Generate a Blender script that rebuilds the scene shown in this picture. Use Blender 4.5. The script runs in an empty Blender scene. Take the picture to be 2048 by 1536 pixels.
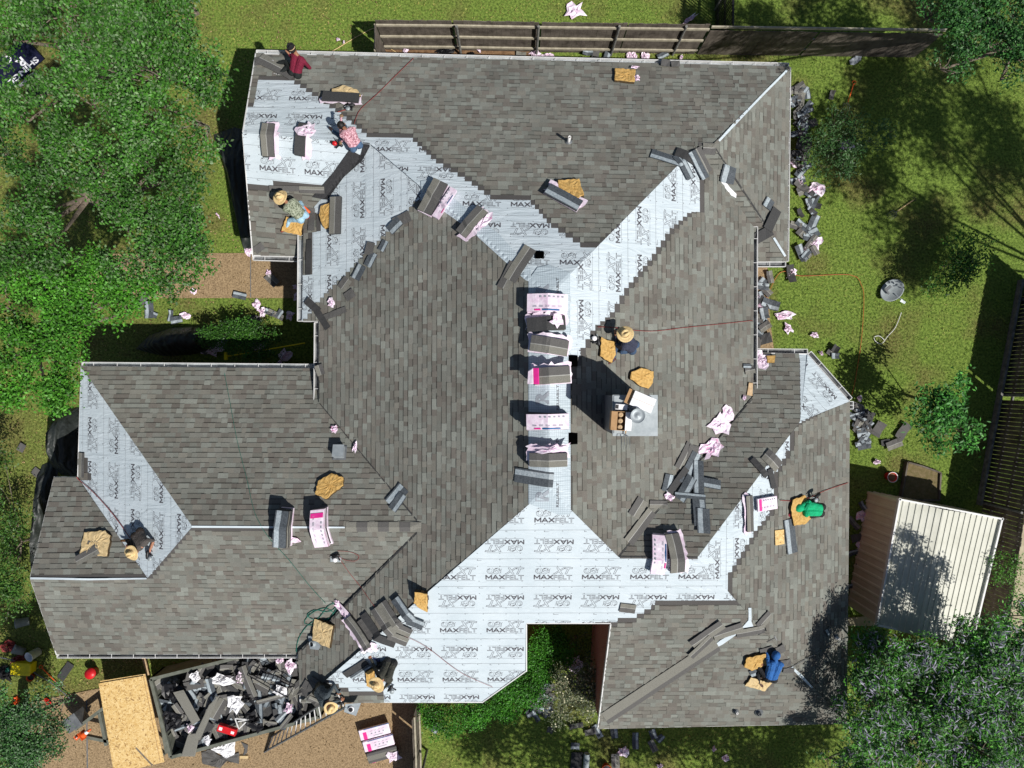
import bpy, bmesh, math, random
import numpy as np
from mathutils import Vector, Matrix, noise
from mathutils.bvhtree import BVHTree
from mathutils.geometry import tessellate_polygon
R = math.radians
random.seed(7); rng = np.random.default_rng(11)
scene = bpy.context.scene
# ------------------------------------------------------------------ camera, sky, sun
H = 22.4; F = 1366.0
cam_d = bpy.data.cameras.new("camera"); cam = bpy.data.objects.new("camera", cam_d)
scene.collection.objects.link(cam); scene.camera = cam
cam.location = (0, 0, H); cam.rotation_euler = (0, 0, 0)
cam_d.sensor_width = 36; cam_d.lens = 36 * F / 2048; cam_d.clip_end = 400
SUNV = Vector((0.62, -0.51, 1.0)).normalized()
world = bpy.data.worlds.new("World"); scene.world = world; world.use_nodes = True
wn = world.node_tree; bg = wn.nodes["Background"]
sky = wn.nodes.new("ShaderNodeTexSky"); sky.sky_type = 'NISHITA'; sky.sun_disc = False
sky.sun_elevation = math.asin(SUNV.z); sky.sun_rotation = math.atan2(SUNV.x, SUNV.y)
wn.links.new(sky.outputs[0], bg.inputs[0]); bg.inputs[1].default_value = 0.055
sun_d = bpy.data.lights.new("sun", 'SUN'); sun = bpy.data.objects.new("sun", sun_d)
scene.collection.objects.link(sun); sun_d.energy = 4.9; sun_d.angle = R(0.53); sun_d.color = (1, .965, .91)
sun.rotation_euler = SUNV.to_track_quat('Z', 'Y').to_euler(); sun.location = (15, -15, 30)
scene.view_settings.view_transform = 'Standard'; scene.view_settings.look = 'None'
scene.view_settings.exposure = 0.0; scene.view_settings.gamma = 1
CAMP = Vector((0, 0, H))

# ------------------------------------------------------------------ helpers
col = scene.collection
def P(px, py, z=0.0):
    s = (H - z) / F
    return Vector(((px - 1024) * s, (768 - py) * s, z))
def tag(o, label=None, cat=None, group=None, kind=None):
    if label: o['label'] = label
    if cat: o['category'] = cat
    if group: o['group'] = group
    if kind: o['kind'] = kind
    return o
def empty(name, loc, label=None, cat=None, group=None, rz=0):
    o = bpy.data.objects.new(name, None); o.empty_display_size = .1
    o.location = loc; o.rotation_euler = (0, 0, rz); col.objects.link(o)
    return tag(o, label, cat, group)
def mesh_obj(name, verts, faces, mats, parent=None, loc=None, mi=None, cols=None, smooth=False):
    """verts in world coordinates unless loc given (then kept world, origin moved to loc)"""
    org = Vector(loc) if loc is not None else Vector((0, 0, 0))
    base = Vector((0, 0, 0))
    if parent is not None: base = Vector(parent.get('_w', parent.location))
    v = np.array([tuple(a) for a in verts], dtype=float).reshape(-1, 3)
    if parent is not None and loc is None: org = base
    v = v - np.array(org)
    me = bpy.data.meshes.new(name); me.from_pydata(v.tolist(), [], [tuple(f) for f in faces])
    if not isinstance(mats, (list, tuple)): mats = [mats]
    for m in mats: me.materials.append(m)
    if mi is not None: me.polygons.foreach_set('material_index', mi)
    if cols is not None:
        ca = me.color_attributes.new('Col', 'FLOAT_COLOR', 'CORNER')
        lt = np.empty(len(me.polygons), dtype=int); me.polygons.foreach_get('loop_total', lt)
        c = np.repeat(np.c_[np.array(cols, dtype=float), np.ones(len(cols))], lt, axis=0)
        ca.data.foreach_set('color', c.ravel())
    if smooth: me.polygons.foreach_set('use_smooth', [True] * len(me.polygons))
    me.update()
    o = bpy.data.objects.new(name, me); col.objects.link(o)
    if parent is not None:
        o.parent = parent; o.location = org - base
    else: o.location = org
    o['_w'] = tuple(org)
    return o
def quat_from(n, ang):
    n = n.normalized(); d = Vector((math.cos(R(ang)), math.sin(R(ang)), 0))
    x = (d - n * d.dot(n)).normalized(); y = n.cross(x)
    return Matrix((x, y, n)).transposed()
class MB:
    def __init__(s): s.v = []; s.f = []; s.m = []
    def add(s, vs, fs, m=0):
        b = len(s.v); s.v += [Vector(a) for a in vs]
        for f in fs: s.f.append(tuple(b + i for i in f)); s.m.append(m)
    def box(s, c, d, rot=None, m=0):
        c = Vector(c); x, y, z = d[0] / 2, d[1] / 2, d[2] / 2
        vs = [Vector((a * x, b * y, e * z)) for a in (-1, 1) for b in (-1, 1) for e in (-1, 1)]
        if rot is not None: vs = [rot @ q for q in vs]
        s.add([c + q for q in vs], [(0, 1, 3, 2), (4, 6, 7, 5), (0, 4, 5, 1), (2, 3, 7, 6), (0, 2, 6, 4), (1, 5, 7, 3)], m)
    def beam(s, a, b, w, h, up=Vector((0, 0, 1)), m=0):
        a = Vector(a); b = Vector(b); d = (b - a); L = d.length; x = d / L
        y = up.cross(x)
        if y.length < 1e-4: y = Vector((0, 1, 0)).cross(x)
        y.normalize(); z = x.cross(y)
        s.box((a + b) / 2, (L, w, h), Matrix((x, y, z)).transposed(), m)
    def tube(s, pts, r, n=6, m=0, cap=True):
        pts = [Vector(p) for p in pts]; rings = []
        for i, p in enumerate(pts):
            d = (pts[min(i + 1, len(pts) - 1)] - pts[max(i - 1, 0)])
            d = d.normalized() if d.length > 1e-6 else Vector((0, 0, 1))
            a = d.cross(Vector((0, 0, 1)))
            if a.length < .05: a = d.cross(Vector((0, 1, 0)))
            a.normalize(); b = d.cross(a); rr = r[i] if isinstance(r, (list, tuple)) else r
            rings.append([p + (a * math.cos(t) + b * math.sin(t)) * rr for t in [2 * math.pi * k / n for k in range(n)]])
        vs = [q for g in rings for q in g]; fs = []
        for i in range(len(pts) - 1):
            for k in range(n):
                fs.append((i * n + k, i * n + (k + 1) % n, (i + 1) * n + (k + 1) % n, (i + 1) * n + k))
        if cap: fs += [tuple(range(n)), tuple(range((len(pts) - 1) * n, len(pts) * n))]
        s.add(vs, fs, m)
    def lathe(s, prof, c, rot=None, n=24, m=0):
        c = Vector(c); vs = []; fs = []
        for (r, z) in prof:
            for k in range(n):
                t = 2 * math.pi * k / n; q = Vector((r * math.cos(t), r * math.sin(t), z))
                vs.append(c + (rot @ q if rot is not None else q))
        for i in range(len(prof) - 1):
            for k in range(n):
                fs.append((i * n + k, i * n + (k + 1) % n, (i + 1) * n + (k + 1) % n, (i + 1) * n + k))
        s.add(vs, fs, m)
    def build(s, name, mats, parent=None, loc=None, smooth=False):
        return mesh_obj(name, s.v, s.f, mats, parent, loc, mi=s.m, smooth=smooth)

# ------------------------------------------------------------------ materials
def nt(name):
    m = bpy.data.materials.new(name); m.use_nodes = True
    t = m.node_tree; return m, t, t.nodes['Principled BSDF']
def mat(name, c, rough=.8, var=.25, scale=8.0, c2=None, bump=0.0, bscale=None, metal=0.0, coord='Object', spec=.4, detail=6, fac=None):
    m, t, b = nt(name); N = t.nodes; L = t.links
    tc = N.new('ShaderNodeTexCoord'); no = N.new('ShaderNodeTexNoise')
    no.inputs['Scale'].default_value = scale; no.inputs['Detail'].default_value = detail; no.inputs['Roughness'].default_value = .65
    L.new(tc.outputs[coord], no.inputs['Vector'])
    cr = N.new('ShaderNodeValToRGB'); L.new(no.outputs['Fac'], cr.inputs[0])
    if c2 is None: c2 = tuple(min(1, x * (1 + var)) for x in c); c1 = tuple(x * (1 - var) for x in c)
    else: c1 = c
    lo, hi = fac if fac else (.35, .65)
    cr.color_ramp.elements[0].position = lo; cr.color_ramp.elements[1].position = hi
    cr.color_ramp.elements[0].color = (*c1, 1); cr.color_ramp.elements[1].color = (*c2, 1)
    L.new(cr.outputs[0], b.inputs['Base Color'])
    b.inputs['Roughness'].default_value = rough; b.inputs['Metallic'].default_value = metal
    b.inputs['Specular IOR Level'].default_value = spec
    if bump:
        n2 = N.new('ShaderNodeTexNoise'); n2.inputs['Scale'].default_value = bscale or scale * 3; n2.inputs['Detail'].default_value = 8
        L.new(tc.outputs[coord], n2.inputs['Vector'])
        bp = N.new('ShaderNodeBump'); bp.inputs['Strength'].default_value = bump; bp.inputs['Distance'].default_value = .02
        L.new(n2.outputs['Fac'], bp.inputs['Height']); L.new(bp.outputs[0], b.inputs['Normal'])
    return m
def attr_mat(name, rough=.9, gs=70, amp=.35, stain=.2, spec=.2, trans=0.0):
    m, t, b = nt(name); N = t.nodes; L = t.links
    a = N.new('ShaderNodeVertexColor'); a.layer_name = 'Col'
    tc = N.new('ShaderNodeTexCoord')
    def ns(sc, lo, hi):
        n = N.new('ShaderNodeTexNoise'); n.inputs['Scale'].default_value = sc; n.inputs['Detail'].default_value = 5
        L.new(tc.outputs['Object'], n.inputs['Vector'])
        r = N.new('ShaderNodeMapRange'); r.inputs[1].default_value = .3; r.inputs[2].default_value = .7
        r.inputs[3].default_value = lo; r.inputs[4].default_value = hi; L.new(n.outputs['Fac'], r.inputs[0]); return r
    r1 = ns(gs, 1 - amp, 1 + amp); r2 = ns(.7, 1 - stain, 1 + stain)
    mu = N.new('ShaderNodeMath'); mu.operation = 'MULTIPLY'; L.new(r1.outputs[0], mu.inputs[0]); L.new(r2.outputs[0], mu.inputs[1])
    vm = N.new('ShaderNodeVectorMath'); vm.operation = 'SCALE'; L.new(a.outputs[0], vm.inputs[0]); L.new(mu.outputs[0], vm.inputs['Scale'])
    L.new(vm.outputs[0], b.inputs['Base Color']); b.inputs['Roughness'].default_value = rough
    b.inputs['Specular IOR Level'].default_value = spec
    if trans:
        tr = N.new('ShaderNodeBsdfTranslucent'); mx = N.new('ShaderNodeMixShader'); mx.inputs[0].default_value = trans
        L.new(vm.outputs[0], tr.inputs[0]); out = N['Material Output']
        L.new(b.outputs[0], mx.inputs[1]); L.new(tr.outputs[0], mx.inputs[2]); L.new(mx.outputs[0], out.inputs[0])
    return m
M = {}
M['shingle'] = attr_mat('shingle_granules', .92, 90, .28, .12)
M['leaf'] = attr_mat('leaf', .5, 3, .12, .15, spec=.3, trans=.13)
M['dish'] = mat('dish_paint', (.28, .32, .33), .7, c2=(.38, .42, .43), scale=7)
M['blade'] = attr_mat('grass_blade', .6, 1.4, .18, .15, spec=.25, trans=.25)
M['shingle_face'] = mat('shingle_face', (.15, .145, .125), .9, c2=(.24, .235, .205), scale=60, bump=.3)
M['shingle_dark'] = mat('shingle_headlap', (.085, .083, .08), .9, c2=(.13, .125, .12), scale=50, bump=.3)
M['shingle_back'] = mat('shingle_back', (.045, .055, .066), .75, c2=(.1, .115, .13), scale=25, bump=.4)
M['shingle_strip'] = mat('release_strip', (.24, .29, .32), .6, c2=(.42, .47, .5), scale=22, bump=.2)
M['nail_line'] = mat('nail_line', (.34, .34, .32), .7, var=.15)
M['charcoal'] = mat('charcoal_shingle', (.035, .035, .037), .85, c2=(.06, .06, .06), scale=40)
M['print'] = mat('felt_ink', (.11, .11, .125), .6, var=.1)
M['printgrey'] = mat('pale_ink', (.3, .33, .37), .6, var=.1)
M['magenta'] = mat('magenta_print', (.75, .03, .28), .5, var=.1)
M['blueprint'] = mat('blue_print', (.02, .12, .3), .5, var=.2)
M['wrap'] = mat('pink_wrapper', (.74, .56, .7), .38, c2=(.92, .84, .92), scale=5, bump=.5, bscale=9, spec=.5)
M['wrap2'] = mat('pink_wrapper_printed', (.8, .3, .52), .38, c2=(.85, .7, .82), scale=7, fac=(.36, .46), bump=.6, bscale=8, spec=.5)
M['foam'] = mat('foam_pad', (.46, .27, .075), .9, c2=(.62, .4, .14), scale=14, bump=1.0, bscale=16)
M['foam_pale'] = mat('foam_pale', (.55, .4, .2), .9, c2=(.66, .51, .28), scale=14, bump=.5, bscale=30)
M['foam_dark'] = mat('foam_edge', (.07, .045, .02), .95, var=.3)
M['osb'] = None
M['metal'] = mat('galvanised', (.3, .34, .36), .5, c2=(.4, .44, .46), scale=5, metal=.2, bump=.1)
M['void'] = mat('dark_opening', (.001, .001, .001), 1.0, spec=0)
M['metal_dk'] = mat('dark_metal', (.1, .11, .12), .5, c2=(.17, .18, .19), scale=6)
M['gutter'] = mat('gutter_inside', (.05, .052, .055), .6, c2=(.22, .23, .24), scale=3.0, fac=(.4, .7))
M['gutter_lit'] = mat('gutter_inside_pale', (.2, .22, .23), .5, c2=(.4, .43, .45), scale=3)  # lit copy of the gutter inside, sunlight put into its colour
M['white'] = mat('white_paint', (.72, .72, .71), .5, var=.08, scale=3)
M['black'] = mat('black_plastic', (.012, .012, .014), .45, var=.3)
M['blackcloth'] = mat('black_cloth', (.01, .01, .012), .9, var=.4, scale=12, bump=.5)
M['valley'] = mat('valley_liner', (.018, .018, .02), .8, c2=(.035, .035, .038), scale=20, bump=.3)
M['brick'] = None
M['fence'] = mat('weathered_fence', (.06, .048, .038), .9, c2=(.17, .145, .12), scale=3, detail=9, bump=.5, bscale=40)
M['fence_rail'] = mat('fence_rail', (.3, .27, .2), .85, c2=(.48, .44, .34), scale=6, bump=.3)
M['post'] = mat('fence_post', (.1, .1, .1), .85, c2=(.24, .24, .22), scale=7)
M['wood'] = mat('raw_wood', (.4, .27, .15), .8, c2=(.55, .4, .24), scale=10)
M['card'] = mat('cardboard', (.38, .22, .1), .85, c2=(.46, .28, .14), scale=12)
M['card_white'] = mat('white_card', (.82, .82, .84), .6, var=.03)
M['straw'] = mat('straw', (.62, .44, .19), .75, c2=(.78, .6, .32), scale=30, bump=.4)
M['skin'] = mat('skin', (.33, .15, .085), .55, var=.1)
M['hair'] = mat('hair', (.01, .008, .007), .6, var=.2)
M['red'] = mat('red_plastic', (.6, .015, .02), .4, var=.15)
M['orange'] = mat('orange_plastic', (.75, .11, .02), .45, var=.15)
M['yellow'] = mat('yellow_plastic', (.82, .65, .01), .4, var=.12)
M['hose_red'] = mat('red_hose', (.26, .045, .04), .5, var=.2)
M['hose_green'] = mat('green_hose', (.02, .15, .11), .5, var=.2)
M['cord_orange'] = mat('orange_cord', (.42, .13, .03), .5, var=.2)
M['bark'] = mat('bark', (.09, .07, .05), .95, c2=(.24, .2, .16), scale=9, bump=.8)
M['olive'] = mat('trailer_paint', (.11, .12, .095), .5, c2=(.17, .18, .15), scale=4)
M['tarp'] = None
M['cream'] = mat('shed_roof', (.5, .5, .42), .5, c2=(.62, .62, .54), scale=1.2, spec=.4)
M['tan_metal'] = mat('shed_wall', (.62, .56, .46), .5, c2=(.7, .64, .53), scale=1.5)

def felt_mat(name, c1, c2, grid=False):
    m, t, b = nt(name); N = t.nodes; L = t.links
    tc = N.new('ShaderNodeTexCoord')
    n = N.new('ShaderNodeTexNoise'); n.inputs['Scale'].default_value = 1.3; n.inputs['Detail'].default_value = 4
    L.new(tc.outputs['Object'], n.inputs['Vector'])
    cr = N.new('ShaderNodeValToRGB'); cr.color_ramp.elements[0].position = .3; cr.color_ramp.elements[1].position = .7
    cr.color_ramp.elements[0].color = (*c1, 1); cr.color_ramp.elements[1].color = (*c2, 1)
    L.new(n.outputs['Fac'], cr.inputs[0]); base = cr.outputs[0]
    if grid:
        sx = N.new('ShaderNodeSeparateXYZ'); L.new(tc.outputs['Object'], sx.inputs[0]); gl = []
        for k in (0, 1):
            mo = N.new('ShaderNodeMath'); mo.operation = 'PINGPONG'; mo.inputs[1].default_value = .0275; L.new(sx.outputs[k], mo.inputs[0])
            lt = N.new('ShaderNodeMath'); lt.operation = 'LESS_THAN'; lt.inputs[1].default_value = .0035; L.new(mo.outputs[0], lt.inputs[0]); gl.append(lt)
        mx = N.new('ShaderNodeMath'); mx.operation = 'MAXIMUM'; L.new(gl[0].outputs[0], mx.inputs[0]); L.new(gl[1].outputs[0], mx.inputs[1])
        mm = N.new('ShaderNodeMixRGB'); L.new(mx.outputs[0], mm.inputs[0]); L.new(base, mm.inputs[1]); mm.inputs[2].default_value = (.3, .36, .4, 1); base = mm.outputs[0]
    L.new(base, b.inputs['Base Color']); b.inputs['Roughness'].default_value = .42; b.inputs['Specular IOR Level'].default_value = .35
    mp = N.new('ShaderNodeMapping'); mp.inputs['Rotation'].default_value = (0, 0, R(35)); mp.inputs['Scale'].default_value = (1.2, 6.5, 2)
    L.new(tc.outputs['Object'], mp.inputs['Vector'])
    n2 = N.new('ShaderNodeTexNoise'); n2.inputs['Scale'].default_value = 1.1; n2.inputs['Detail'].default_value = 7; n2.inputs['Distortion'].default_value = 1.2
    L.new(mp.outputs[0], n2.inputs['Vector'])
    bp = N.new('ShaderNodeBump'); bp.inputs['Strength'].default_value = .6; bp.inputs['Distance'].default_value = .055
    L.new(n2.outputs['Fac'], bp.inputs['Height']); L.new(bp.outputs[0], b.inputs['Normal'])
    return m
M['felt'] = felt_mat('roofing_felt', (.51, .585, .63), (.58, .65, .695))
M['felt_grid'] = felt_mat('ridge_underlayment', (.44, .52, .57), (.52, .6, .65), True)

def osb_mat():
    m, t, b = nt('osb'); N = t.nodes; L = t.links
    tc = N.new('ShaderNodeTexCoord'); v = N.new('ShaderNodeTexVoronoi'); v.inputs['Scale'].default_value = 26
    n = N.new('ShaderNodeTexNoise'); n.inputs['Scale'].default_value = 9; n.inputs['Detail'].default_value = 5
    L.new(tc.outputs['Object'], n.inputs['Vector'])
    ad = N.new('ShaderNodeVectorMath'); ad.operation = 'MULTIPLY_ADD'; ad.inputs[1].default_value = (.25, .25, .25)
    L.new(n.outputs['Color'], ad.inputs[0]); L.new(tc.outputs['Object'], ad.inputs[2]); L.new(ad.outputs[0], v.inputs['Vector'])
    hs = N.new('ShaderNodeSeparateColor'); L.new(v.outputs['Color'], hs.inputs[0])
    cr = N.new('ShaderNodeValToRGB'); e = cr.color_ramp.elements
    e[0].position = 0; e[0].color = (.28, .15, .05, 1); e[1].position = 1; e[1].color = (.78, .58, .28, 1)
    k = e.new(.16); k.color = (.6, .38, .13, 1); k = e.new(.55); k.color = (.68, .47, .19, 1)
    L.new(hs.outputs[0], cr.inputs[0]); L.new(cr.outputs[0], b.inputs['Base Color']); b.inputs['Roughness'].default_value = .7
    return m
M['osb'] = osb_mat()
def brick_mat():
    m, t, b = nt('brick'); N = t.nodes; L = t.links
    tc = N.new('ShaderNodeTexCoord'); sx = N.new('ShaderNodeSeparateXYZ'); L.new(tc.outputs['Object'], sx.inputs[0])
    ad = N.new('ShaderNodeMath'); L.new(sx.outputs[0], ad.inputs[0]); L.new(sx.outputs[1], ad.inputs[1])
    cx = N.new('ShaderNodeCombineXYZ'); L.new(ad.outputs[0], cx.inputs[0]); L.new(sx.outputs[2], cx.inputs[1])
    br = N.new('ShaderNodeTexBrick'); br.inputs['Scale'].default_value = 1; br.inputs['Brick Width'].default_value = .21; br.inputs['Row Height'].default_value = .075
    br.inputs['Mortar Size'].default_value = .008; br.inputs['Color1'].default_value = (.24, .07, .045, 1); br.inputs['Color2'].default_value = (.3, .1, .06, 1); br.inputs['Mortar'].default_value = (.3, .26, .22, 1)
    L.new(cx.outputs[0], br.inputs['Vector']); L.new(br.outputs[0], b.inputs['Base Color']); b.inputs['Roughness'].default_value = .9
    return m
M['brick'] = brick_mat()
def tarp_mat():
    m, t, b = nt('shade_net'); N = t.nodes; L = t.links
    b.inputs['Base Color'].default_value = (.028, .034, .032, 1); b.inputs['Roughness'].default_value = .5
    tr = N.new('ShaderNodeBsdfTransparent'); mx = N.new('ShaderNodeMixShader'); mx.inputs[0].default_value = .9
    L.new(tr.outputs[0], mx.inputs[1]); L.new(b.outputs[0], mx.inputs[2]); L.new(mx.outputs[0], N['Material Output'].inputs[0])
    tc = N.new('ShaderNodeTexCoord'); n = N.new('ShaderNodeTexWave'); n.inputs['Scale'].default_value = 1.6; n.inputs['Distortion'].default_value = 6; n.inputs['Detail'].default_value = 3
    L.new(tc.outputs['Object'], n.inputs['Vector']); bp = N.new('ShaderNodeBump'); bp.inputs['Strength'].default_value = .8; bp.inputs['Distance'].default_value = .05
    L.new(n.outputs['Fac'], bp.inputs['Height']); L.new(bp.outputs[0], b.inputs['Normal'])
    return m
M['tarp'] = tarp_mat()
def ground_mat():
    m, t, b = nt('lawn'); N = t.nodes; L = t.links
    tc = N.new('ShaderNodeTexCoord')
    def ns(sc, d=8):
        n = N.new('ShaderNodeTexNoise'); n.inputs['Scale'].default_value = sc; n.inputs['Detail'].default_value = d; L.new(tc.outputs['Object'], n.inputs['Vector']); return n
    a = ns(14); c1 = N.new('ShaderNodeValToRGB'); e = c1.color_ramp.elements
    e[0].position = .32; e[0].color = (.06, .10, .018, 1); e[1].position = .68; e[1].color = (.22, .31, .06, 1); L.new(a.outputs[0], c1.inputs[0])
    c2 = N.new('ShaderNodeValToRGB'); e = c2.color_ramp.elements
    e[0].position = .35; e[0].color = (.09, .055, .025, 1); e[1].position = .65; e[1].color = (.2, .15, .07, 1); L.new(a.outputs[0], c2.inputs[0])
    w = ns(.42, 5); r = N.new('ShaderNodeValToRGB'); r.color_ramp.elements[0].position = .5; r.color_ramp.elements[1].position = .64; L.new(w.outputs[0], r.inputs[0])
    # left front yard is drier
    sx = N.new('ShaderNodeSeparateXYZ'); L.new(tc.outputs['Object'], sx.inputs[0])
    mr = N.new('ShaderNodeMapRange'); mr.inputs[1].default_value = -9; mr.inputs[2].default_value = -15; mr.inputs[3].default_value = 0; mr.inputs[4].default_value = .55; L.new(sx.outputs[0], mr.inputs[0])
    ad = N.new('ShaderNodeMath'); ad.use_clamp = True; L.new(r.outputs[0], ad.inputs[0]); L.new(mr.outputs[0], ad.inputs[1])
    sc = N.new('ShaderNodeMath'); sc.operation = 'MULTIPLY'; sc.inputs[1].default_value = .6; L.new(ad.outputs[0], sc.inputs[0])
    mx = N.new('ShaderNodeMixRGB'); L.new(sc.outputs[0], mx.inputs[0]); L.new(c1.outputs[0], mx.inputs[1]); L.new(c2.outputs[0], mx.inputs[2])
    L.new(mx.outputs[0], b.inputs['Base Color']); b.inputs['Roughness'].default_value = .95; b.inputs['Specular IOR Level'].default_value = .1
    bp = N.new('ShaderNodeBump'); bp.inputs['Strength'].default_value = .8; bp.inputs['Distance'].default_value = .03
    n2 = ns(30); L.new(n2.outputs[0], bp.inputs['Height']); L.new(bp.outputs[0], b.inputs['Normal'])
    return m
M['ground'] = ground_mat()
M['aggregate'] = mat('exposed_aggregate', (.17, .115, .06), .9, c2=(.42, .3, .17), scale=24, detail=4, bump=.6, bscale=60)
M['soil'] = mat('soil', (.13, .07, .035), .95, c2=(.25, .15, .08), scale=9, bump=.8)
M['concrete'] = mat('concrete', (.36, .31, .2), .9, c2=(.48, .42, .29), scale=4, bump=.2)

# ------------------------------------------------------------------ ground
g = mesh_obj('lawn', [(-60, -60, 0), (60, -60, 0), (60, 60, 0), (-60, 60, 0)], [(0, 1, 2, 3)], M['ground']); tag(g, kind='structure')
def slab(name, pxs, m, z=.03, joints=None):
    top = [P(x, y, z) for x, y in pxs]; n = len(top)
    bot = [Vector((q.x, q.y, -.02)) for q in top]
    o = mesh_obj(name, top + bot, [tuple(range(n))] + [(i, (i + 1) % n, n + (i + 1) % n, n + i) for i in range(n)], m)
    return tag(o, kind='structure')
slab('front_path', [(150, 508), (500, 506), (640, 506), (640, 596), (380, 596), (150, 596)], M['aggregate'])
slab('path_joint', [(500.5, 508), (502, 508), (502, 595), (500.5, 595)], M['metal_dk'], .034)
slab('driveway', [(60, 1405), (330, 1350), (840, 1395), (840, 1620), (20, 1620)], M['aggregate'])
slab('driveway_joint', [(172, 1400), (174.5, 1400), (176.5, 1600), (174, 1600)], M['metal_dk'], .034)
slab('soil_bed', [(766, 84), (900, 88), (1060, 90), (1060, 135), (880, 140), (766, 130)], M['soil'], .02)
slab('patio', [(1480, 525), (1535, 528), (1540, 640), (1548, 700), (1480, 705)], M['aggregate'])
slab('side_path', [(2046, 1050), (2200, 1020), (2200, 1300), (2010, 1300)], M['concrete'])

# ------------------------------------------------------------------ roof
house = empty('brick_house', (0, 0, 0), 'large brick house with a many-hipped roof being re-shingled over pale printed felt', 'house')
V = dict(a=(511,107,2.7), b=(1579,133,2.7), gp=(485,265,3.83), gs=(505,511,2.62), gse=(612,513,2.62), gr=(742,289,3.85), v1=(607,437,3.0),
 a1=(1097,592,5.72), a2=(1097,975,5.72), t1=(1393,293,3.9), t2=(1425,289,3.9), sec=(1573,523,2.7), ts=(1508,523,2.7), v2=(1507,455,3.15), v3=(1506,793,3.15),
 j=(1237,1114,4.93), k=(1395,1115,4.93), c=(1600,843,3.47), rn=(1508,706,2.7), rn2=(1615,708,2.7), re=(1699,803,2.7), se=(1693,1447,2.7), sw=(1196,1457,2.7),
 n1=(1222,1247,4.15), n2=(1053,1247,4.15), n3=(1053,1342,3.55), n4=(965,1405,3.1), s5=(600,1405,3.0), w6=(597,1304,2.9),
 l1=(385,1053,4.42), l2=(843,1053,4.42), nw=(162,733,2.7), nwe=(640,737,2.7), v4=(638,806,3.13), w3=(638,642,3.13), w2=(604,642,2.95),
 g2=(60,1156,3.72), gj=(295,1156,3.73), g2n=(108,955,2.7), v5=(155,955,2.7), l3=(112,1308,2.7), l4=(600,1308,2.7))
EX = .143
TABC = [(.190,.188,.164),(.208,.216,.192),(.166,.159,.139),(.198,.192,.166),(.184,.188,.166),(.226,.238,.212),(.160,.148,.130),(.196,.196,.174)]
def clip_poly(poly, a, b, keep=1):
    out = []; n = len(poly); dx, dy = b[0] - a[0], b[1] - a[1]
    def side(p): return (dx * (p[1] - a[1]) - dy * (p[0] - a[0])) * keep
    for i in range(n):
        p, q = poly[i], poly[(i + 1) % n]; sp, sq = side(p), side(q)
        if sp >= 0: out.append(p)
        if (sp > 0 and sq < 0) or (sp < 0 and sq > 0):
            t = sp / (sp - sq); out.append((p[0] + (q[0] - p[0]) * t, p[1] + (q[1] - p[1]) * t))
    return out
def clip_rect(poly, u0, u1, v0, v1):
    for a, b in (((u0, v0), (u1, v0)), ((u1, v0), (u1, v1)), ((u1, v1), (u0, v1)), ((u0, v1), (u0, v0))):
        poly = clip_poly(poly, a, b)
        if len(poly) < 3: return []
    return poly
def inside(p, poly):
    c = False; n = len(poly); j = n - 1
    for i in range(n):
        if (poly[i][1] > p[1]) != (poly[j][1] > p[1]) and p[0] < (poly[j][0] - poly[i][0]) * (p[1] - poly[i][1]) / (poly[j][1] - poly[i][1]) + poly[i][0]: c = not c
        j = i
    return c
def area(poly): return abs(sum(poly[i][0] * poly[(i + 1) % len(poly)][1] - poly[(i + 1) % len(poly)][0] * poly[i][1] for i in range(len(poly)))) / 2
SL = {}; bvh_v = []; bvh_f = []
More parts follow.
